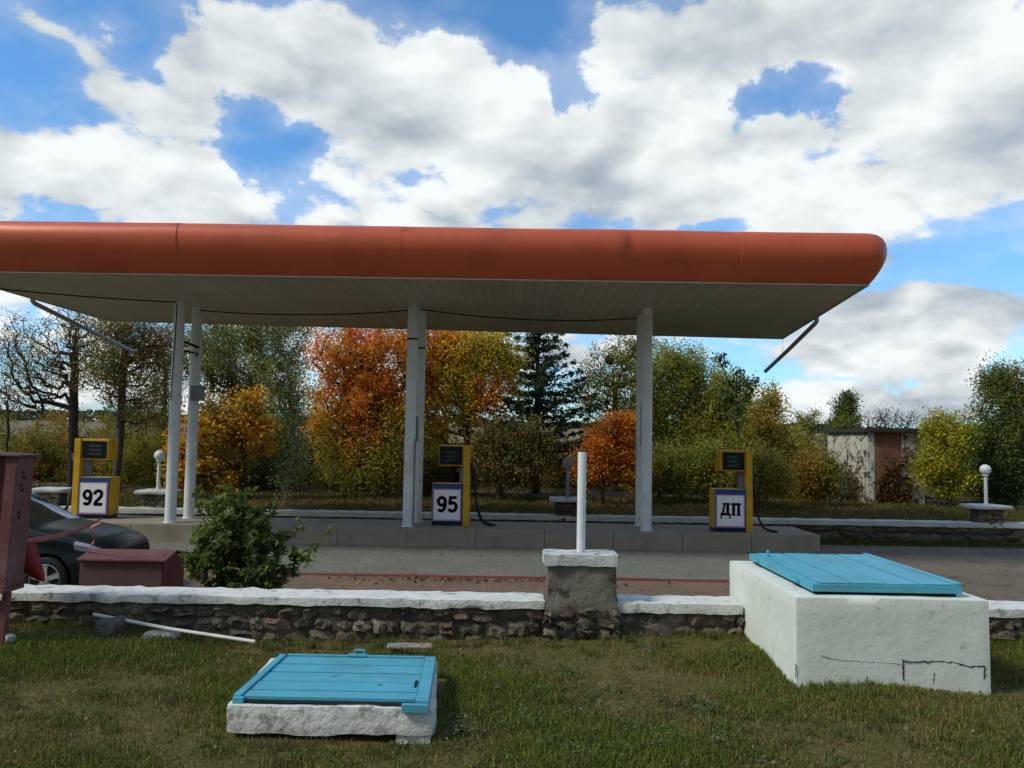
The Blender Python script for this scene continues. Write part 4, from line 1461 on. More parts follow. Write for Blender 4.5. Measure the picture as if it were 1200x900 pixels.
tree('bare_tree', 'nearly leafless dark tree with spreading limbs, left of the pump marked 92', 'tree', 85, 28, (88, 385),
     [(60, 420, 62, 50), (110, 405, 45, 45), (30, 450, 48, 45), (95, 375, 45, 25), (20, 400, 30, 40)], 760, 6500, .085, BROWN + OLIVE, trunk_r=.15, twig=.0056, bark='bark_dark', bare=.35, seed=11, spread=.25, wob=.09)
tree('sparse_tree', 'thinly leaved tree with a forked trunk behind the pump marked 92', 'tree', 137, 27, (146, 400),
     [(150, 420, 50, 48), (165, 470, 42, 40), (120, 440, 30, 35), (185, 400, 35, 35), (150, 385, 40, 20)], 560, 9000, .10, OLIVE + BROWN, trunk_r=.13, twig=.0062, bark='bark', bare=.25, seed=12, spread=.28, wob=.09)
tree('sparse_tree', 'thin twiggy tree behind the leftmost column pair', 'tree', 192, 33, (194, 410),
     [(195, 440, 30, 50), (180, 480, 30, 34), (210, 410, 26, 40)], 320, 4800, .10, OLIVE + GREYG, trunk_r=.09, twig=.006, bark='bark_dark', bare=.2, seed=33, spread=.28, wob=.09)
tree('bare_sapling', 'thin leafless sapling at the far left edge', 'tree', 8, 29, (10, 470),
     [(8, 470, 12, 45), (12, 440, 10, 25)], 110, 160, .08, BROWN, trunk_r=.045, twig=.0045, bark='bark_dark', seed=13, spread=.2)
tree('birch_tree', 'tall grey-green birch with sky showing through, left of the red maple', 'tree', 345, 31, (340, 430),
     [(330, 425, 40, 65), (300, 400, 38, 40), (345, 480, 32, 45), (265, 400, 32, 40), (320, 380, 50, 30), (240, 395, 22, 40)], 300, 13000, .12, GREYG, trunk_r=.11, twig=.007, bark='bark_pale', seed=14, spread=.34, up=.0)
tree('green_tree', 'dark green tree behind the golden maple and the left columns', 'tree', 272, 33, (272, 430),
     [(268, 440, 42, 55), (300, 480, 45, 50), (245, 420, 25, 45), (330, 530, 40, 35)], 170, 9000, .14, DARKG + GREEN[:2], trunk_r=.13, seed=15, spread=.36)
tree('maple_tree', 'golden orange maple with broad leaves right behind the leftmost column pair', 'tree', 291, 25, (284, 510),
     [(262, 500, 36, 38), (285, 475, 26, 22), (232, 515, 24, 34), (305, 505, 20, 28), (215, 545, 22, 35), (250, 545, 42, 28)], 180, 4600, .16, GOLD, trunk_r=.10, bark='bark_dark', bare=.12, seed=16, spread=.30, aspect=.8)
tree('maple_tree', 'large red and orange maple left of the middle columns', 'tree', 452, 27, (440, 450),
     [(430, 425, 68, 60), (410, 470, 46, 50), (470, 400, 45, 35), (400, 405, 36, 28), (460, 490, 55, 50), (395, 520, 38, 42), (440, 540, 62, 34), (372, 480, 18, 40)], 320, 24000, .125, ORANGE, trunk_r=.14, bark='bark_dark', seed=17, spread=.36, hue_by='height')
tree('maple_tree', 'tall orange and yellow maple between the middle columns and the dark spruce', 'tree', 548, 28, (545, 440),
     [(545, 425, 54, 52), (575, 410, 40, 34), (512, 410, 42, 40), (560, 465, 44, 32), (505, 450, 36, 44), (597, 440, 22, 30), (500, 495, 34, 34)], 260, 21000, .125, [(.27, .23, .026), (.38, .28, .024), (.44, .29, .022), (.44, .22, .022), (.42, .15, .026)], trunk_r=.13, bark='bark_dark', seed=18, spread=.36)
tree('shade_tree', 'dull brownish green tree with a bare lower trunk behind the pump marked 95', 'tree', 586, 26, (588, 500),
     [(592, 522, 34, 32), (568, 532, 26, 28), (622, 526, 32, 32), (602, 548, 36, 20)], 230, 8000, .13, [(.075, .062, .022), (.105, .085, .026), (.135, .10, .03), (.09, .09, .024)], trunk_r=.11, bark='bark_dark', bare=.1, seed=19, spread=.33)
tree('tangled_tree', 'thin open tree with a dark nest left of the right-hand columns', 'tree', 722, 32, (722, 450),
     [(715, 440, 40, 48), (740, 410, 30, 30), (690, 470, 30, 35), (735, 480, 30, 40), (755, 430, 20, 45)], 420, 6500, .12, OLIVE + GREEN, trunk_r=.12, twig=.0065, bark='bark_dark', bare=.2, seed=20, spread=.30, wob=.1)
nest = at(714, 422, 31.6)
mb = MB(); rg = np.random.default_rng(3)
for k in range(150):
    d = Vector(rg.normal(size=3)).normalized()
    t = d.cross(Vector(rg.normal(size=3))).normalized()
    p = d * .17 * rg.uniform(.5, 1.0)
    mb.tube([p - t * .12, p + d * .02, p + t * .12], .012, 4)
o = mb.build('nest', M['bark_dark'], None); o.location = nest
tag(o, 'round dark bird nest high in the open tree', 'nest')
tree('small_maple', 'small round rust orange maple just left of the right-hand columns', 'tree', 706, 25, (708, 545),
     [(712, 525, 36, 32), (735, 510, 26, 28), (695, 545, 26, 24), (740, 545, 22, 28), (725, 497, 22, 16)], 190, 7000, .115, RUST, trunk_r=.05, bark='bark_dark', seed=21, spread=.26)
tree('willow_tree', 'broad dome of a green willow right of the right-hand columns', 'tree', 820, 31, (815, 470),
     [(810, 450, 58, 46), (785, 430, 34, 30), (850, 470, 50, 46), (770, 490, 40, 60), (830, 520, 60, 50), (880, 500, 34, 45), (800, 550, 60, 35), (760, 450, 20, 45)], 380, 42000, .115, [(.10, .11, .018), (.14, .15, .024), (.18, .18, .028), (.21, .19, .03)], trunk_r=.2, seed=22, spread=.40)
tree('young_tree', 'slender young tree with large dark leaves rising above the willow dome', 'tree', 868, 26, (862, 440),
     [(850, 425, 10, 18), (872, 440, 16, 14), (860, 470, 24, 30), (885, 455, 10, 14)], 44, 420, .17, DARKG + OLIVE[:1], trunk_r=.05, twig=.008, bark='bark_dark', seed=23, spread=.15, bare=.2)
tree('green_tree', 'bushy yellowing green tree right of the rightmost fuel pump', 'tree', 905, 29, (900, 500),
     [(892, 500, 30, 40), (922, 545, 32, 40), (880, 545, 30, 40), (948, 562, 22, 30), (900, 470, 14, 24)], 210, 12000, .13, [(.12, .115, .022), (.17, .15, .026), (.21, .17, .028), (.24, .16, .025)], trunk_r=.10, seed=24, spread=.36)
tree('poplar_tree', 'narrow dark poplar rising behind the left end of the shed', 'tree', 988, 38, (990, 480),
     [(990, 492, 18, 32), (982, 512, 22, 25), (994, 470, 10, 16)], 150, 6000, .13, DARKG + GREEN[:2], trunk_r=.12, bark='bark_dark', seed=25, spread=.26)
tree('poplar_tree', 'small pointed pair of poplars left of the shed', 'tree', 944, 40, (944, 490),
     [(940, 500, 8, 24), (951, 498, 7, 24), (946, 525, 18, 18)], 70, 1900, .13, GREEN + OLIVE, trunk_r=.08, bark='bark_dark', seed=26, spread=.24)
tree('bare_thicket', 'leafless twiggy thicket showing above the roof of the shed', 'thicket', 1045, 33, (1040, 520),
     [(1020, 500, 34, 20), (1060, 497, 38, 20), (1090, 505, 30, 22), (1040, 490, 30, 14)], 420, 900, .09, BROWN, trunk_r=.06, twig=.0055, bark='bark_dark', bare=.4, seed=27, spread=.25, wob=.15)
tree('yellow_tree', 'bright yellow young tree right of the shed', 'tree', 1112, 27, (1112, 540),
     [(1112, 525, 28, 34), (1100, 500, 16, 22), (1125, 510, 18, 30), (1115, 560, 34, 24), (1092, 545, 16, 28)], 190, 9500, .12, YELLOW, trunk_r=.07, seed=28, spread=.26)
tree('broad_tree', 'large dark green tree with a browning top at the right edge', 'tree', 1185, 28, (1185, 470),
     [(1185, 480, 40, 40), (1175, 450, 26, 24), (1200, 520, 52, 48), (1160, 520, 25, 40), (1215, 460, 40, 40), (1175, 560, 45, 28), (1170, 435, 10, 14)], 300, 24000, .115, [(.04, .065, .018), (.06, .085, .022), (.085, .11, .026), (.15, .12, .035)], trunk_r=.2, bark='bark_dark', seed=29, spread=.36, hue_by='height')

# spruce: whorls of boughs with upturned tips
def spruce(label, px, D, top_py, base_py, half, seed):
    rg = np.random.default_rng(seed)
    b = at(px, 560, D); zt = at(px, top_py, D).z
    gz = GZ
    base = np.array([b.x, D, gz]); H = zt - gz
    root = thing('spruce_tree', label, 'tree', tuple(base), 0, 'trees beyond the far wall')
    tr = [base + np.array([0, 0, H * i / 12]) for i in range(13)]
    P = list(tr); par = [-1] + list(range(12)); ti = []
    cen, al = [], []
    z = .18 * H
    while z < H * .985:
        f = 1 - z / H
        R_ = half * (f ** .62) * rg.uniform(.75, 1.1)
        nb = rg.integers(4, 7)
        a0 = rg.random() * 6.28
        for k in range(nb):
            a = a0 + 2 * math.pi * k / nb + rg.normal() * .2
            L = R_ * rg.uniform(.65, 1.15)
            d = np.array([math.cos(a), math.sin(a), 0])
            k0 = min(12, int(z / H * 12)); prev = k0
            n = max(3, int(L / .3))
            for i in range(1, n + 1):
                t = i / n
                p = base + np.array([0, 0, z]) + d * L * t + np.array([0, 0, -.05 * L * math.sin(t * 2.2) + .28 * L * max(0, t - .35) ** 1.3])
                P.append(p); par.append(prev); prev = len(P) - 1
                m = int(30 * (1.25 - .5 * t))
                q = p + rg.normal(size=(m, 3)) * np.array([.10, .10, .07]) * (1.1 - .5 * t) + np.array([0, 0, -.04])
                cen.append(q)
                al.append(np.repeat((d + np.array([0, 0, .1]))[None], m, 0) + rg.normal(size=(m, 3)) * .5)
            ti.append(prev)
        z += .040 * H * rg.uniform(.8, 1.2)
    P, par = np.array(P), np.array(par)
    link('trunk', branch_mesh('trunk', P - base, par, ti, .012, .14, 13), M['bark_dark'], root)
    cen, al = np.concatenate(cen), np.concatenate(al)
    cols = pal([(.032, .058, .026), (.05, .08, .034), (.07, .10, .04)], len(cen), rg)
    link('crown', leaf_mesh('crown', cen - base, .22, .06, cols, .2, al, rg), M['leaf'], root)
spruce('dark green spruce with upswept boughs between the orange maple and the open tree', 628, 29, 335, 590, 3.3, 31)
tree('birch_sapling', 'slender pale-stemmed sapling leaning before the far wall, left of the red maple', 'tree', 332, 22.5, (347, 520),
     [(345, 515, 14, 40), (335, 560, 18, 30), (350, 550, 16, 30)], 60, 600, .10, GREYG, trunk_r=.035, twig=.007, bark='bark_pale', bare=.5, seed=32, spread=.2)

# shrubs of the undergrowth behind the wall
shr = [(-15, 33, 60, 60, BROWN + OLIVE, 'brownish shrub at the far left edge behind the red cabinet'),
       (48, 32, 54, 62, OLIVE + RUST[:2], 'olive and rusty shrub left of the bare tree trunk'),
       (112, 33, 52, 64, OLIVE, 'olive shrub behind the pump marked 92'),
       (172, 31, 48, 62, [(.14, .14, .026), (.19, .17, .028), (.23, .17, .028)], 'yellow-green shrub between the pump marked 92 and the leftmost columns'),
       (240, 29, 40, 46, OLIVE + DARKG, 'dark shrub under the golden maple'),
       (315, 30, 46, 60, DARKG + OLIVE[:2], 'dark green shrub under the birch'),
       (520, 29, 42, 38, OLIVE + DARKG, 'dark olive shrub right behind the middle columns'),
       (650, 33, 34, 44, OLIVE + BROWN, 'brown-green shrub behind the grey globe lamp'),
       (772, 27, 34, 42, GREEN + OLIVE, 'green shrub right beside the right-hand columns'),
       (838, 26, 40, 44, OLIVE + GREEN, 'olive shrub behind the rightmost fuel pump'),
       (955, 26, 20, 30, OLIVE + GOLD[:1], 'yellowing shrub just left of the shed'),
       (1150, 30, 28, 40, DARKG + OLIVE[:1], 'dark shrub between the yellow tree and the tree at the right edge'),
       (425, 30, 52, 30, OLIVE + GREEN[:2], 'low olive shrub under the red maple'),
       (212, 34, 48, 64, OLIVE + RUST[:1], 'rusty olive shrub behind the left globe lamp'),
       (480, 33, 50, 52, OLIVE + BROWN, 'tall olive brown shrub behind the red maple, left of the middle columns'),
       (590, 34, 50, 50, OLIVE + DARKG, 'dull olive shrub behind the dark-trunked tree'),
       (720, 34, 44, 46, OLIVE + GREEN, 'olive shrub behind the small rust orange maple'),
       (378, 33, 34, 56, OLIVE + DARKG, 'tall dark olive shrub between the birch and the red maple'),
       (925, 33, 40, 56, GREEN + OLIVE, 'tall green shrub behind the yellowing tree right of the rightmost pump'),
       (1150, 33, 36, 60, GREEN[:2] + OLIVE, 'tall olive shrub behind the yellow tree'),
       (8, 36, 60, 66, OLIVE + DARKG, 'tall dark olive shrub behind the bare sapling at the far left'),
       (82, 36.5, 56, 68, DARKG + OLIVE, 'tall dark green shrub right behind the bare tree trunk'),
       (152, 37, 56, 70, OLIVE + DARKG, 'tall dark olive shrub behind the forked sparse tree'),
       (890, 24.5, 32, 30, [(.13, .115, .026), (.18, .15, .028), (.22, .17, .03)], 'yellow-brown shrub right of the rightmost fuel pump')]
for i, (px, D, hw, hh, pl_, lb) in enumerate(shr):
    tree('shrub', lb, 'shrub', px, D, (px, 575), [(px, 578 - hh * .75, hw, hh * .8), (px - hw * .5, 570 - hh * .35, hw * .7, hh * .6), (px + hw * .5, 570 - hh * .4, hw * .7, hh * .65)],
         100, 8000, .11, pl_, group='shrubs behind the far wall', trunk_r=.04, twig=.009, bark='bark_dark', seed=50 + i, spread=.32, part='stem')

# creeper on the shed front
rg = np.random.default_rng(40)
def creeper(label, p0, p1, n, hmax, seed):
    """leaves and stems on a wall running from p0 to p1 (outside to the left of that line)"""
    rg = np.random.default_rng(seed)
    p0, p1 = np.array(p0), np.array(p1)
    d = (p1 - p0); L = np.linalg.norm(d); d /= L; nrm = np.array([d[1], -d[0]])
    root = thing('creeper', label, 'climbing plant', (p0[0], p0[1], GZ), 0, 'creepers on the shed')
    t = rg.random(n) * L
    top = hmax * np.clip(fbm(t * 1.1 + seed, t * 0 + 2, 3) * 1.5 - .1, .1, 1)
    z = rg.random(n) ** 1.15 * top
    keep = fbm(t * 1.8 + 5, z * 1.8 + seed, 3) > .43
    t, z = t[keep], z[keep]
    o_ = .03 + rg.random(len(t)) * .20
    cen = np.stack([d[0] * t + nrm[0] * o_, d[1] * t + nrm[1] * o_, z], 1)
    link('foliage', leaf_mesh('foliage', cen, .11, .085, pal([(.15, .075, .03), (.20, .10, .035), (.13, .11, .04), (.22, .15, .04)], len(cen), rg), .2, rg=rg), M['leaf'], root)
    mb = MB()
    for k in range(14):
        x = rg.uniform(0, L); q = [Vector((d[0] * x + nrm[0] * .04, d[1] * x + nrm[1] * .04, 0))]
        zt = rg.uniform(.6, hmax)
        while q[-1].z < zt and len(q) < 14:
            dx = rg.normal() * .07; q.append(q[-1] + Vector((d[0] * dx, d[1] * dx, .2)))
        mb.tube(q, .009, 4)
    mb.build('stem', M['bark_dark'], root)
creeper('reddish creeper covering the brick front of the shed', (sx0 + .1, SD - .02), (fb + .2, SD - .02), 1500, 2.2, 41)
creeper('sparse brown creeper on the whitewashed side of the shed', (sx0 - .02, SD + SL), (sx0 - .02, SD), 800, 1.7, 42)

# far wooded rise and field edge
rg = np.random.default_rng(44)
n = 15000
fx_ = rg.uniform(-420, 420, n); fy_ = rg.uniform(395, 425, n)
fh = 2.0 + 5.5 * fbm(fx_ * .03, fx_ * 0 + 3, 4)
fz = np.array([far_z(x, y) for x, y in zip(fx_, fy_)]) + rg.random(n) * fh
me = leaf_mesh('far_treeline', np.stack([fx_, fy_, fz], 1), 2.2, 1.8, pal([(.045, .05, .035), (.06, .06, .04), (.05, .045, .035)], n, rg), .2, rg=rg)
o = link('far_treeline', me, M['leaf']); tag(o, 'dark far-off belt of trees along the skyline', 'woodland', None, 'stuff')

# ------------------------------------------------------------------ bush in front, behind the low wall
BD = 8.6
b0 = at(285, 690, BD)
rg = np.random.default_rng(60)
bush = thing('bush', 'dense green leafy bush with loose sprigs behind the low wall, right of the sand box', 'bush', (b0.x, BD, 0), 0)
base = np.array([b0.x, BD, 0.])
W = px_blobs([(282, 640, 48, 46), (270, 605, 34, 30), (312, 650, 36, 36), (250, 650, 30, 36), (285, 690, 50, 40), (300, 612, 24, 24)], BD, b0.x)
tp, _ = sample_blobs(W, 330, rg, .42)
sprig = [(385, 622), (372, 640), (366, 656), (345, 628), (352, 612), (232, 598), (226, 620), (232, 572), (262, 570), (300, 574), (318, 590), (345, 672), (228, 660), (245, 582), (282, 578)]
tp = np.concatenate([tp, np.array([tuple(at(px, py, BD + rg.normal() * .12)) for px, py in sprig])])
tp[:, 2] = np.maximum(tp[:, 2], .1)
tr = [base + np.array([0, 0, .09 * i]) for i in range(6)]
P, par, ti = skeleton(tr, tp, rg, .16, .1)
link('stem', branch_mesh('stem', P - base, par, ti, .0032, .03, 6), M['bark'], bush)
ti = np.array(ti)
# leaves sit along the outer branches
idx = np.array([i for i in range(6, len(P))])
n = 7200
k = rg.choice(idx, n)
s = rg.random(n)[:, None]
cen = P[k] * s + P[par[k]] * (1 - s) + rg.normal(size=(n, 3)) * .028
d = P[k] - P[par[k]]; d /= np.linalg.norm(d, axis=1)[:, None] + 1e-9
tone = np.clip(fbm(cen[:, 0] * 4, cen[:, 2] * 4 + cen[:, 1] * 3, 3) * 1.1 - .05, 0, .99)
link('foliage', leaf_mesh('foliage', cen - base, .085, .036, pal([(.085, .13, .024), (.115, .165, .034), (.155, .21, .05), (.20, .25, .075)], n, rg, tone), .4, d + rg.normal(size=(n, 3)) * .5, rg), M['leaf'], bush)

# ------------------------------------------------------------------ grass and litter
def blades(name, X, Y, Z, h, w, cols, rg, lean=.5):
    n = len(X)
    a = rg.random(n) * 2 * math.pi
    u = np.stack([np.cos(a), np.sin(a), np.zeros(n)], 1)
    b = rg.random(n) * 2 * math.pi
    ln = np.stack([np.cos(b), np.sin(b), np.zeros(n)], 1) * (rg.random(n) * lean)[:, None]
    P0 = np.stack([X, Y, Z - .006], 1)
    up = np.array([[0, 0, 1.]])
    h = h[:, None]; w = w[:, None] if hasattr(w, 'shape') else w
    lnn = np.linalg.norm(ln, axis=1)[:, None]
    mid = P0 + (up * .60 + ln * .30) * h
    tip = P0 + (up * (1 - .45 * lnn) + ln * .85) * h
    v = np.empty((n, 2, 4, 3), np.float32)
    v[:, 0, 0] = P0 - u * w * .5
    v[:, 0, 1] = P0 + u * w * .5
    v[:, 0, 2] = mid + u * w * .40
    v[:, 0, 3] = mid - u * w * .40
    v[:, 1, 0] = mid - u * w * .40
    v[:, 1, 1] = mid + u * w * .40
    v[:, 1, 2] = tip + u * w * .06
    v[:, 1, 3] = tip - u * w * .06
    return quads(name, v.reshape(2 * n, 4, 3), np.repeat(np.asarray(cols), 2, 0))


def patch(X, Y):
    """how green the lawn is: 0 dry and thin, 1 lush"""
    g = fbm(X * .9 + 3.3, Y * 1.3 + 8.1, 4)
    g = g + .16 * np.exp(-((X + 1.9) ** 2 / 1.2 + (Y - 6.1) ** 2 / .35)) + .22 * np.exp(-((X - .25) ** 2 / .25 + (Y - 4.5) ** 2 / .25))
    g = g - .20 * np.exp(-((X - 2.4) ** 2 / .9 + (Y - 5.0) ** 2 / .35)) - .14 * np.exp(-((X + 2.6) ** 2 / .5 + (Y - 4.6) ** 2 / .4)) - .12 * np.exp(-((X - 1.2) ** 2 / .3 + (Y - 5.9) ** 2 / .2))
    g = g - .30 * np.exp(-((Y - 6.62) / .16) ** 2)
    return np.clip((g - .36) * 3.4, 0, 1)


rg = np.random.default_rng(70)
n = 560000
Y = 3.5 + rg.random(n) ** 1.15 * 3.4
X = (rg.random(n) * 2 - 1) * (Y * .80 + .9)
g = patch(X, Y)
keep = rg.random(n) < .14 + .86 * g
inside = ((X > hx0) & (X < hx1) & (Y > 4.58) & (Y < 5.68)) | ((X > 1.95) & (X < 3.28) & (Y > 5.63))
keep &= ~inside
X, Y, g = X[keep], Y[keep], g[keep]
Z = np.array([lawn_z(x, y) for x, y in zip(X, Y)])
n = len(X)
h = (.020 + .055 * g * rg.random(n) + .022 * rg.random(n)) * (1 + .6 * (rg.random(n) > .96))
c_g = pal([(.078, .125, .016), (.105, .155, .022), (.14, .182, .03), (.175, .195, .04)], n, rg)
c_d = pal([(.22, .165, .058), (.28, .21, .085), (.17, .128, .042), (.145, .125, .034)], n, rg)
gg = (rg.random(n) < (.17 + .72 * g))[:, None]
me = blades('grass', X, Y, Z, h, (.0044 + .0026 * rg.random(n)), np.where(gg, c_g, c_d), rg, .9)
tag(link('grass', me, M['grass']), 'short patchy green and dry lawn grass in the foreground', 'grass', None, 'stuff')

# taller tufts along the wall foot, round the slab and box
pts = []
for k in range(260):
    q = rg.random()
    if q < .62: pts.append((rg.uniform(-4.6, 4.8), rg.uniform(6.5, 6.82)))
    elif q < .78: pts.append((rg.uniform(hx0 - .1, hx1 + .15), rg.uniform(4.38, 4.58)))
    elif q < .86: pts.append((hx1 + rg.uniform(.02, .15), rg.uniform(4.5, 5.7)))
    else: pts.append((rg.uniform(1.8, 3.4), rg.uniform(5.48, 5.62)))
for k in range(200):
    y = rg.uniform(3.9, 6.5); pts.append((rg.uniform(-.72, .72) * y, y))
pts = [p for p in pts if not ((hx0 < p[0] < hx1 and 4.58 < p[1] < 5.68) or (1.93 < p[0] < 3.3 and p[1] > 5.62))]
m = 34
PX = np.repeat(np.array([p[0] for p in pts]), m) + rg.normal(size=len(pts) * m) * .035
PY = np.repeat(np.array([p[1] for p in pts]), m) + rg.normal(size=len(pts) * m) * .030
hh = np.repeat(rg.uniform(.035, .12, len(pts)) * np.array([.5 if 4.38 < p[1] < 4.6 or (p[0] > 1.75 and p[1] > 5.45) else 1 for p in pts]), m) * rg.uniform(.5, 1.1, len(pts) * m)
ok = ~(((PX > hx0) & (PX < hx1) & (PY > 4.57) & (PY < 5.69)) | ((PX > 1.94) & (PX < 3.29) & (PY > 5.62)) | (PY > 6.83))
PX, PY, hh = PX[ok], PY[ok], hh[ok]
PZ = np.array([lawn_z(x, y) for x, y in zip(PX, PY)])
dry = np.repeat(rg.random(len(pts)) < .33, m)[ok][:, None]
cc = np.where(dry, pal([(.13, .10, .05), (.17, .135, .07), (.10, .085, .035)], len(PX), rg), pal([(.085, .12, .022), (.115, .145, .03), (.15, .165, .045)], len(PX), rg))
me = blades('grass_tufts', PX, PY, PZ, hh, .0058, cc, rg, 1.0)
tag(link('grass_tufts', me, M['grass']), 'taller tufts of grass along the wall foot and round the hatches', 'grass', None, 'stuff')

# broad-leaved weeds and clover
n0 = 190
wx = rg.normal(size=n0) * .75 + .55; wy = rg.normal(size=n0) * .5 + 4.75
wx = np.concatenate([wx, rg.uniform(-3.5, 3.5, 40)]); wy = np.concatenate([wy, rg.uniform(4, 6.6, 40)])
ok = (wy > 3.6) & (wy < 6.7) & ~((wx > hx0 - .05) & (wx < hx1 + .05) & (wy > 4.5) & (wy < 5.75)) & ~((wx > 1.85) & (wx < 3.35) & (wy > 5.55))
wx, wy = wx[ok], wy[ok]
cen, al, cl = [], [], []
for x, y in zip(wx, wy):
    k = rg.integers(12, 28); a = rg.random(k) * 6.28; r = rg.uniform(.01, .06, k)
    z = lawn_z(x, y) + rg.uniform(.02, .065, k)
    d = np.stack([np.cos(a), np.sin(a), rg.uniform(.1, .7, k)], 1)
    cen.append(np.stack([x + d[:, 0] * r, y + d[:, 1] * r, z], 1)); al.append(d)
    base_c = np.array([[.065, .10, .022], [.09, .13, .04], [.14, .17, .09]][rg.integers(0, 3)])
    cl.append(base_c * rg.uniform(.7, 1.3, (k, 1)))
cen, al, cl = np.concatenate(cen), np.concatenate(al), np.concatenate(cl)
tag(link('weeds', leaf_mesh('weeds', cen, .024, .012, cl, 1.2, al, rg), M['grass']), 'broad-leaved weeds scattered through the lawn', 'weeds', None, 'stuff')
# small pale flower heads and fallen leaves on the lawn
n = 330
lx_ = rg.uniform(-3.6, 4.2, n); ly_ = rg.uniform(3.8, 6.75, n)
ok = ~((lx_ > hx0 - .03) & (lx_ < hx1 + .03) & (ly_ > 4.5) & (ly_ < 5.75)) & ~((lx_ > 1.88) & (lx_ < 3.35) & (ly_ > 5.5))
lx_, ly_ = lx_[ok], ly_[ok]
lz_ = np.array([lawn_z(x, y) for x, y in zip(lx_, ly_)]) + rg.uniform(.012, .05, len(lx_))
me = leaf_mesh('fallen_leaves', np.stack([lx_, ly_, lz_], 1),   .024, .017, pal([(.20, .14, .06), (.28, .22, .12), (.16, .09, .04), (.30, .29, .22)], len(lx_), rg), 1.5, rg=rg)
tag(link('fallen_leaves', me, M['leaf']), 'small dry leaves and pale flower heads lying in the lawn', 'leaves', None, 'stuff')
# leaves on the paving along the red edging and elsewhere
n = 250
lx_ = np.concatenate([rg.normal(size=130) * .9 - .9, rg.uniform(-9, 6.5, 120)]); ly_ = np.concatenate([13.50 - np.abs(rg.normal(size=130)) * .25, rg.uniform(9.5, 17.2, 120)])
me = leaf_mesh('fallen_leaves', np.stack([lx_, ly_, np.full(n, .022)], 1), .085, .06, pal([(.26, .13, .05), (.34, .22, .10), (.18, .08, .03), (.13, .06, .03)], n, rg), 2.5, rg=rg)
tag(link('fallen_leaves', me, M['leaf']), 'brown fallen leaves strewn over the paving along the red edging', 'leaves', None, 'stuff')
# leaf litter under the trees beyond the far wall
n = 9000
lx_ = rg.uniform(-22, 22, n); ly_ = 21 + rg.random(n) * 16
me = leaf_mesh('leaf_litter', np.stack([lx_, ly_, np.array([far_z(x, y) for x, y in zip(lx_, ly_)]) + .05], 1), .13, .10, pal([(.22, .10, .03), (.28, .15, .05), (.14, .08, .03), (.12, .10, .03)], n, rg), 2.0, rg=rg)
tag(link('leaf_litter', me, M['leaf']), 'brown leaf litter on the ground beneath the trees', 'leaves', None, 'stuff')
# rough grass on the bank behind the far wall and weeds at its foot
n = 60000
gx = rg.uniform(-19, 17, n); gy = 20.65 + rg.random(n) ** 1.3 * 14
ok = (gy < 29) | (gy > 31.2); gx, gy = gx[ok], gy[ok]
gz_ = np.array([far_z(x, y) for x, y in zip(gx, gy)])
gn = len(gx)
tone = np.clip(fbm(gx * .3, gy * .3, 3) * 1.3 - .15, 0, .99)
me = blades('meadow_grass', gx, gy, gz_, .05 + .10 * rg.random(gn) + .10 * tone, .03, pal([(.08, .09, .022), (.11, .11, .03), (.16, .125, .045), (.21, .15, .055)], gn, rg, 1 - tone), rg, .8)
tag(link('meadow_grass', me, M['grass']), 'rough grass on the bank behind the far wall', 'grass', None, 'stuff')
n = 15000
gx = rg.uniform(6.4, 14, n); gy = 20.15 - np.abs(rg.normal(size=n)) * .28
gz_ = np.full(n, -.125)
me = blades('verge_weeds', gx, gy, gz_, .05 + .16 * rg.random(n) * np.exp(-(20.15 - gy) / .4), .02, pal([(.07, .09, .02), (.09, .11, .026), (.14, .13, .04)], n, rg), rg, .8)
tag(link('verge_weeds', me, M['grass']), 'weeds growing along the foot of the far wall at the right', 'weeds', None, 'stuff')

# ------------------------------------------------------------------ sky, clouds, sun
SUN_EL, SUN_AZ = R(44), math.atan2(-.90, -.40)       # from the left and a little behind the camera
world = bpy.data.worlds.new("World")
sc.world = world
world.use_nodes = True
nt = world.node_tree
for n_ in list(nt.nodes): nt.nodes.remove(n_)
out = N(nt, 'ShaderNodeOutputWorld')
bg = N(nt, 'ShaderNodeBackground', ins={1: 0.1})
nt.links.new(bg.outputs[0], out.inputs[0])
sky = N(nt, 'ShaderNodeTexSky', sky_type='NISHITA', sun_disc=False, sun_elevation=SUN_EL, sun_rotation=SUN_AZ, air_density=1.0, dust_density=.6, ozone_density=2.5)
tc = N(nt, 'ShaderNodeTexCoord')
D_ = tc.outputs['Generated']


def M1(op, a, b=None, c=None, clamp=False):
    n = N(nt, 'ShaderNodeMath', operation=op, use_clamp=clamp)
    for i, s in enumerate((a, b, c)):
        if s is None: continue
        if isinstance(s, (int, float)): n.inputs[i].default_value = s
        else: nt.links.new(s, n.inputs[i])
    return n.outputs[0]


def V1(op, a, b=None, c=None):
    n = N(nt, 'ShaderNodeVectorMath', operation=op)
    for i, s in enumerate((a, b, c)):
        if s is None: continue
        if isinstance(s, tuple): n.inputs[i].default_value = s
        else: nt.links.new(s, n.inputs[i])
    return n.outputs['Value'] if op in ('LENGTH', 'DOT_PRODUCT') else n.outputs['Vector']


def mrange(v, a, b, c=0.0, d=1.0, typ='SMOOTHSTEP'):
    n = N(nt, 'ShaderNodeMapRange', interpolation_type=typ, ins={1: a, 2: b, 3: c, 4: d})
    nt.links.new(v, n.inputs[0])
    return n.outputs[0]


def cloud_coord(vec):
    s = N(nt, 'ShaderNodeSeparateXYZ'); nt.links.new(vec, s.inputs[0])
    z = M1('ADD', M1('MAXIMUM', s.outputs[2], 0.0), .38)
    c = N(nt, 'ShaderNodeCombineXYZ')
    nt.links.new(M1('DIVIDE', s.outputs[0], z), c.inputs[0]); nt.links.new(M1('DIVIDE', s.outputs[1], z), c.inputs[1])
    nt.links.new(M1('MULTIPLY', s.outputs[2], 1.5), c.inputs[2])
    return c.outputs[0]


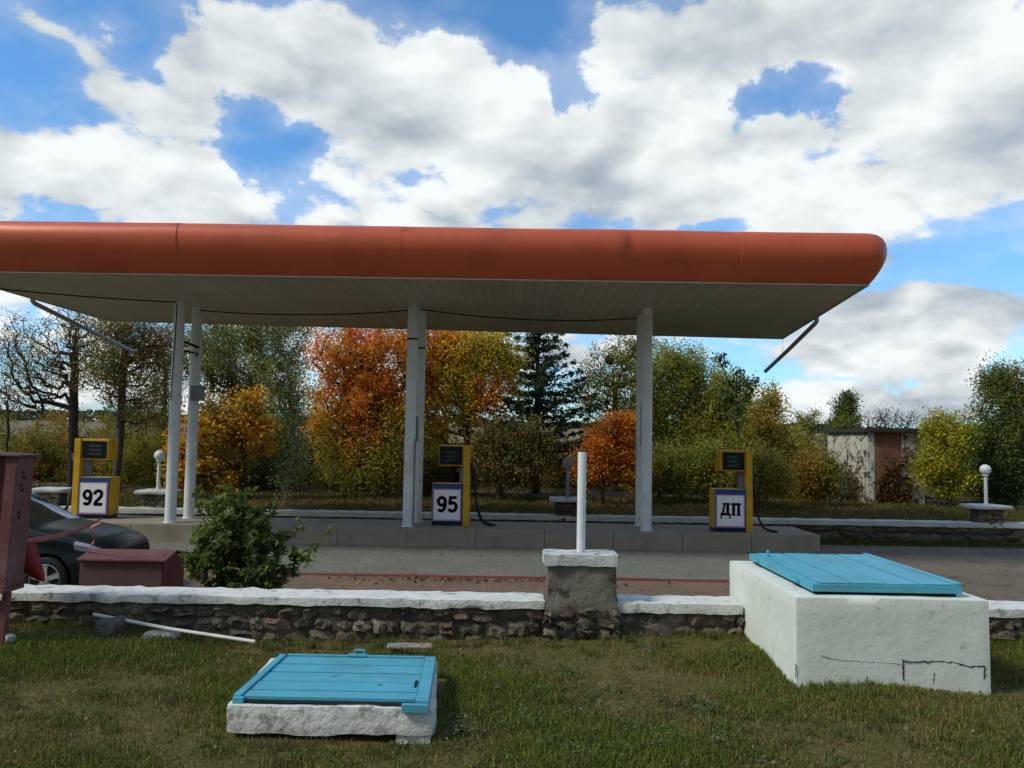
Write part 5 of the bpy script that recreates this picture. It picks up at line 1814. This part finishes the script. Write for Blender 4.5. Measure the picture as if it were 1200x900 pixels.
def fb(vec, scale, detail, rough=.55, dist=0.0):
    n = N(nt, 'ShaderNodeTexNoise', ins={'Scale': scale, 'Detail': detail, 'Roughness': rough, 'Distortion': dist})
    nt.links.new(vec, n.inputs['Vector'])
    return n.outputs['Fac']


q1 = cloud_coord(D_)
q2 = cloud_coord(V1('ADD', D_, (-.035, -.01, .055)))
n_big = fb(q1, 3.0, 10, .54, .1)
q3 = cloud_coord(V1('ADD', D_, (-.015, -.005, .026)))
n_m1 = fb(q1, 5.5, 4, .5, .1)
n_m2 = fb(q3, 5.5, 4, .5, .1)
n_sh1 = fb(q1, 2.6, 4, .5, .1)
n_sh2 = fb(q2, 2.6, 4, .5, .1)
n_wisp = fb(q1, 9, 6, .6)
# bearing and height of the direction looked at, gently warped
s_ = N(nt, 'ShaderNodeSeparateXYZ'); nt.links.new(D_, s_.inputs[0])
az = M1('ARCTAN2', s_.outputs[0], s_.outputs[1]); el = M1('ARCSINE', s_.outputs[2])
cmb = N(nt, 'ShaderNodeCombineXYZ'); nt.links.new(az, cmb.inputs[0]); nt.links.new(el, cmb.inputs[1])
wn = N(nt, 'ShaderNodeTexNoise', ins={'Scale': 5.5, 'Detail': 8, 'Roughness': .62}); nt.links.new(D_, wn.inputs['Vector'])
wv = V1('MULTIPLY', V1('SUBTRACT', wn.outputs['Color'], (.5, .5, .5)), (.25, .17, 0.0))
P_ = V1('ADD', cmb.outputs[0], wv)


def sky_blob(px, py, rx, ry, w):
    d = (at(px, py, 1.0) - Vector((0, 0, EYE))).normalized()
    a, e = math.atan2(d.x, d.y), math.asin(d.z)
    k = V1('MULTIPLY', V1('SUBTRACT', P_, (a, e, 0)), (960 / rx, 960 / ry, 0))
    return mrange(V1('LENGTH', k), 0.25, 1.5, w, 0.0)


CL = [(130, 210, 180, 75, .48), (30, 170, 80, 60, .26), (250, 215, 60, 40, .2), (115, 75, 110, 52, .56), (290, 60, 110, 70, .34), (420, 90, 120, 80, .34), (540, 150, 140, 75, .36), (700, 185, 150, 80, .40), (790, 160, 90, 60, .24),
      (480, 240, 140, 34, .28), (800, 50, 150, 70, .34), (960, 40, 130, 60, .24), (1110, 90, 150, 100, .30), (1080, 220, 190, 75, .32), (900, 190, 90, 60, .18), (1010, 380, 150, 50, .30), (1150, 400, 120, 40, .20),
      (960, 270, 90, 40, .16), (300, 245, 120, 25, .18), (60, 420, 200, 60, .22), (1020, 475, 240, 34, .30), (1060, 400, 160, 40, .25), (700, 410, 200, 40, .22),
      (315, 180, 66, 52, -.46), (190, 20, 50, 45, -.30), (30, 85, 60, 45, -.30), (520, 22, 170, 42, -.46), (645, 75, 70, 55, -.40), (850, 150, 24, 14, -.2), (660, 118, 26, 26, -.2), (940, 108, 58, 34, -.44), (1010, 22, 40, 18, -.25), (1005, 195, 55, 22, -.14),
      (850, 248, 55, 22, -.22), (1105, 320, 110, 34, -.30), (600, 250, 50, 14, -.18), (1020, 438, 160, 14, -.14), (235, 135, 50, 40, .0), (405, 250, 40, 18, -.12)]
acc = None
for b in CL:
    v = sky_blob(*b)
    acc = v if acc is None else M1('ADD', acc, v)
field = M1('ADD', M1('ADD', M1('MULTIPLY', M1('SUBTRACT', n_big, .5), 2.1), acc), M1('MULTIPLY', M1('SUBTRACT', n_wisp, .5), .30))
field = M1('SUBTRACT', field, .05)
bil = M1('SUBTRACT', M1('ABSOLUTE', M1('SUBTRACT', n_m1, .5)), .06)
field = M1('ADD', field, M1('MULTIPLY', bil, 1.3))
crisp = mrange(field, -.02, .22)
veil = M1('MULTIPLY', mrange(M1('ADD', field, M1('MULTIPLY', M1('SUBTRACT', n_sh1, .5), .8)), -.50, .25), .32)
cover = M1('MAXIMUM', crisp, veil)
thick = mrange(field, .10, .75)
rel = M1('SUBTRACT', n_sh1, n_sh2)
lit = M1('ADD', M1('ADD', M1('MULTIPLY', rel, 2.3), M1('MULTIPLY', M1('SUBTRACT', M1('ABSOLUTE', M1('SUBTRACT', n_m1, .5)), M1('ABSOLUTE', M1('SUBTRACT', n_m2, .5))), 1.5)), .74)
lit = M1('SUBTRACT', lit, M1('MULTIPLY', thick, .14))
lit = M1('ADD', lit, M1('MULTIPLY', M1('SUBTRACT', n_wisp, .5), .22), clamp=True)
# a cloud lit through by the hidden sun
lit = M1('ADD', lit, sky_blob(775, 160, 100, 60, .28), clamp=True)
rampn = N(nt, 'ShaderNodeValToRGB')
cr = rampn.color_ramp
cr.elements[0].position = 0.0; cr.elements[0].color = (3.2, 4.0, 4.8, 1)
cr.elements[1].position = 1.0; cr.elements[1].color = (9.3, 9.7, 9.8, 1)
e_ = cr.elements.new(.35); e_.color = (4.9, 5.6, 6.2, 1)
e_ = cr.elements.new(.7); e_.color = (7.4, 7.9, 8.0, 1)
nt.links.new(lit, rampn.inputs[0])
# added unseen grey cloud low behind the viewpoint, cuts fill on front faces
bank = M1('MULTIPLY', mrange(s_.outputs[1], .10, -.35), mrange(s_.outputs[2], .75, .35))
dimmed_cloud = mix(nt, M1('MULTIPLY', bank, .85), rampn.outputs[0], (2.6, 2.9, 3.1))
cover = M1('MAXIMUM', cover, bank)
skyc = N(nt, 'ShaderNodeMix', data_type='RGBA', blend_type='MULTIPLY'); skyc.inputs[0].default_value = 1
nt.links.new(sky.outputs[0], skyc.inputs[6]); skyc.inputs[7].default_value = (.92, 1.52, 1.92, 1)
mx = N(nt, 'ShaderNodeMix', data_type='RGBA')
nt.links.new(cover, mx.inputs[0]); nt.links.new(skyc.outputs[2], mx.inputs[6]); nt.links.new(dimmed_cloud, mx.inputs[7])
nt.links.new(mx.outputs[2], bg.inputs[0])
world.cycles.sampling_method = 'MANUAL'
world.cycles.sample_map_resolution = 512

sun = bpy.data.lights.new('sun', 'SUN')
sun.energy = 2.5
sun.angle = R(11)
sun.color = (1.0, .91, .74)
so = bpy.data.objects.new('sun', sun)
C.objects.link(so)
sd_ = Vector((math.sin(SUN_AZ) * math.cos(SUN_EL), math.cos(SUN_AZ) * math.cos(SUN_EL), math.sin(SUN_EL)))
so.rotation_euler = sd_.to_track_quat('Z', 'Y').to_euler()
so.location = (-20, -15, 30)

sc.view_settings.view_transform = 'Standard'
sc.view_settings.look = 'None'
sc.view_settings.exposure = 0.0
sc.view_settings.gamma = 1.0
sc.cycles.use_denoising = True
sc.cycles.max_bounces = 8
sc.cycles.transparent_max_bounces = 4
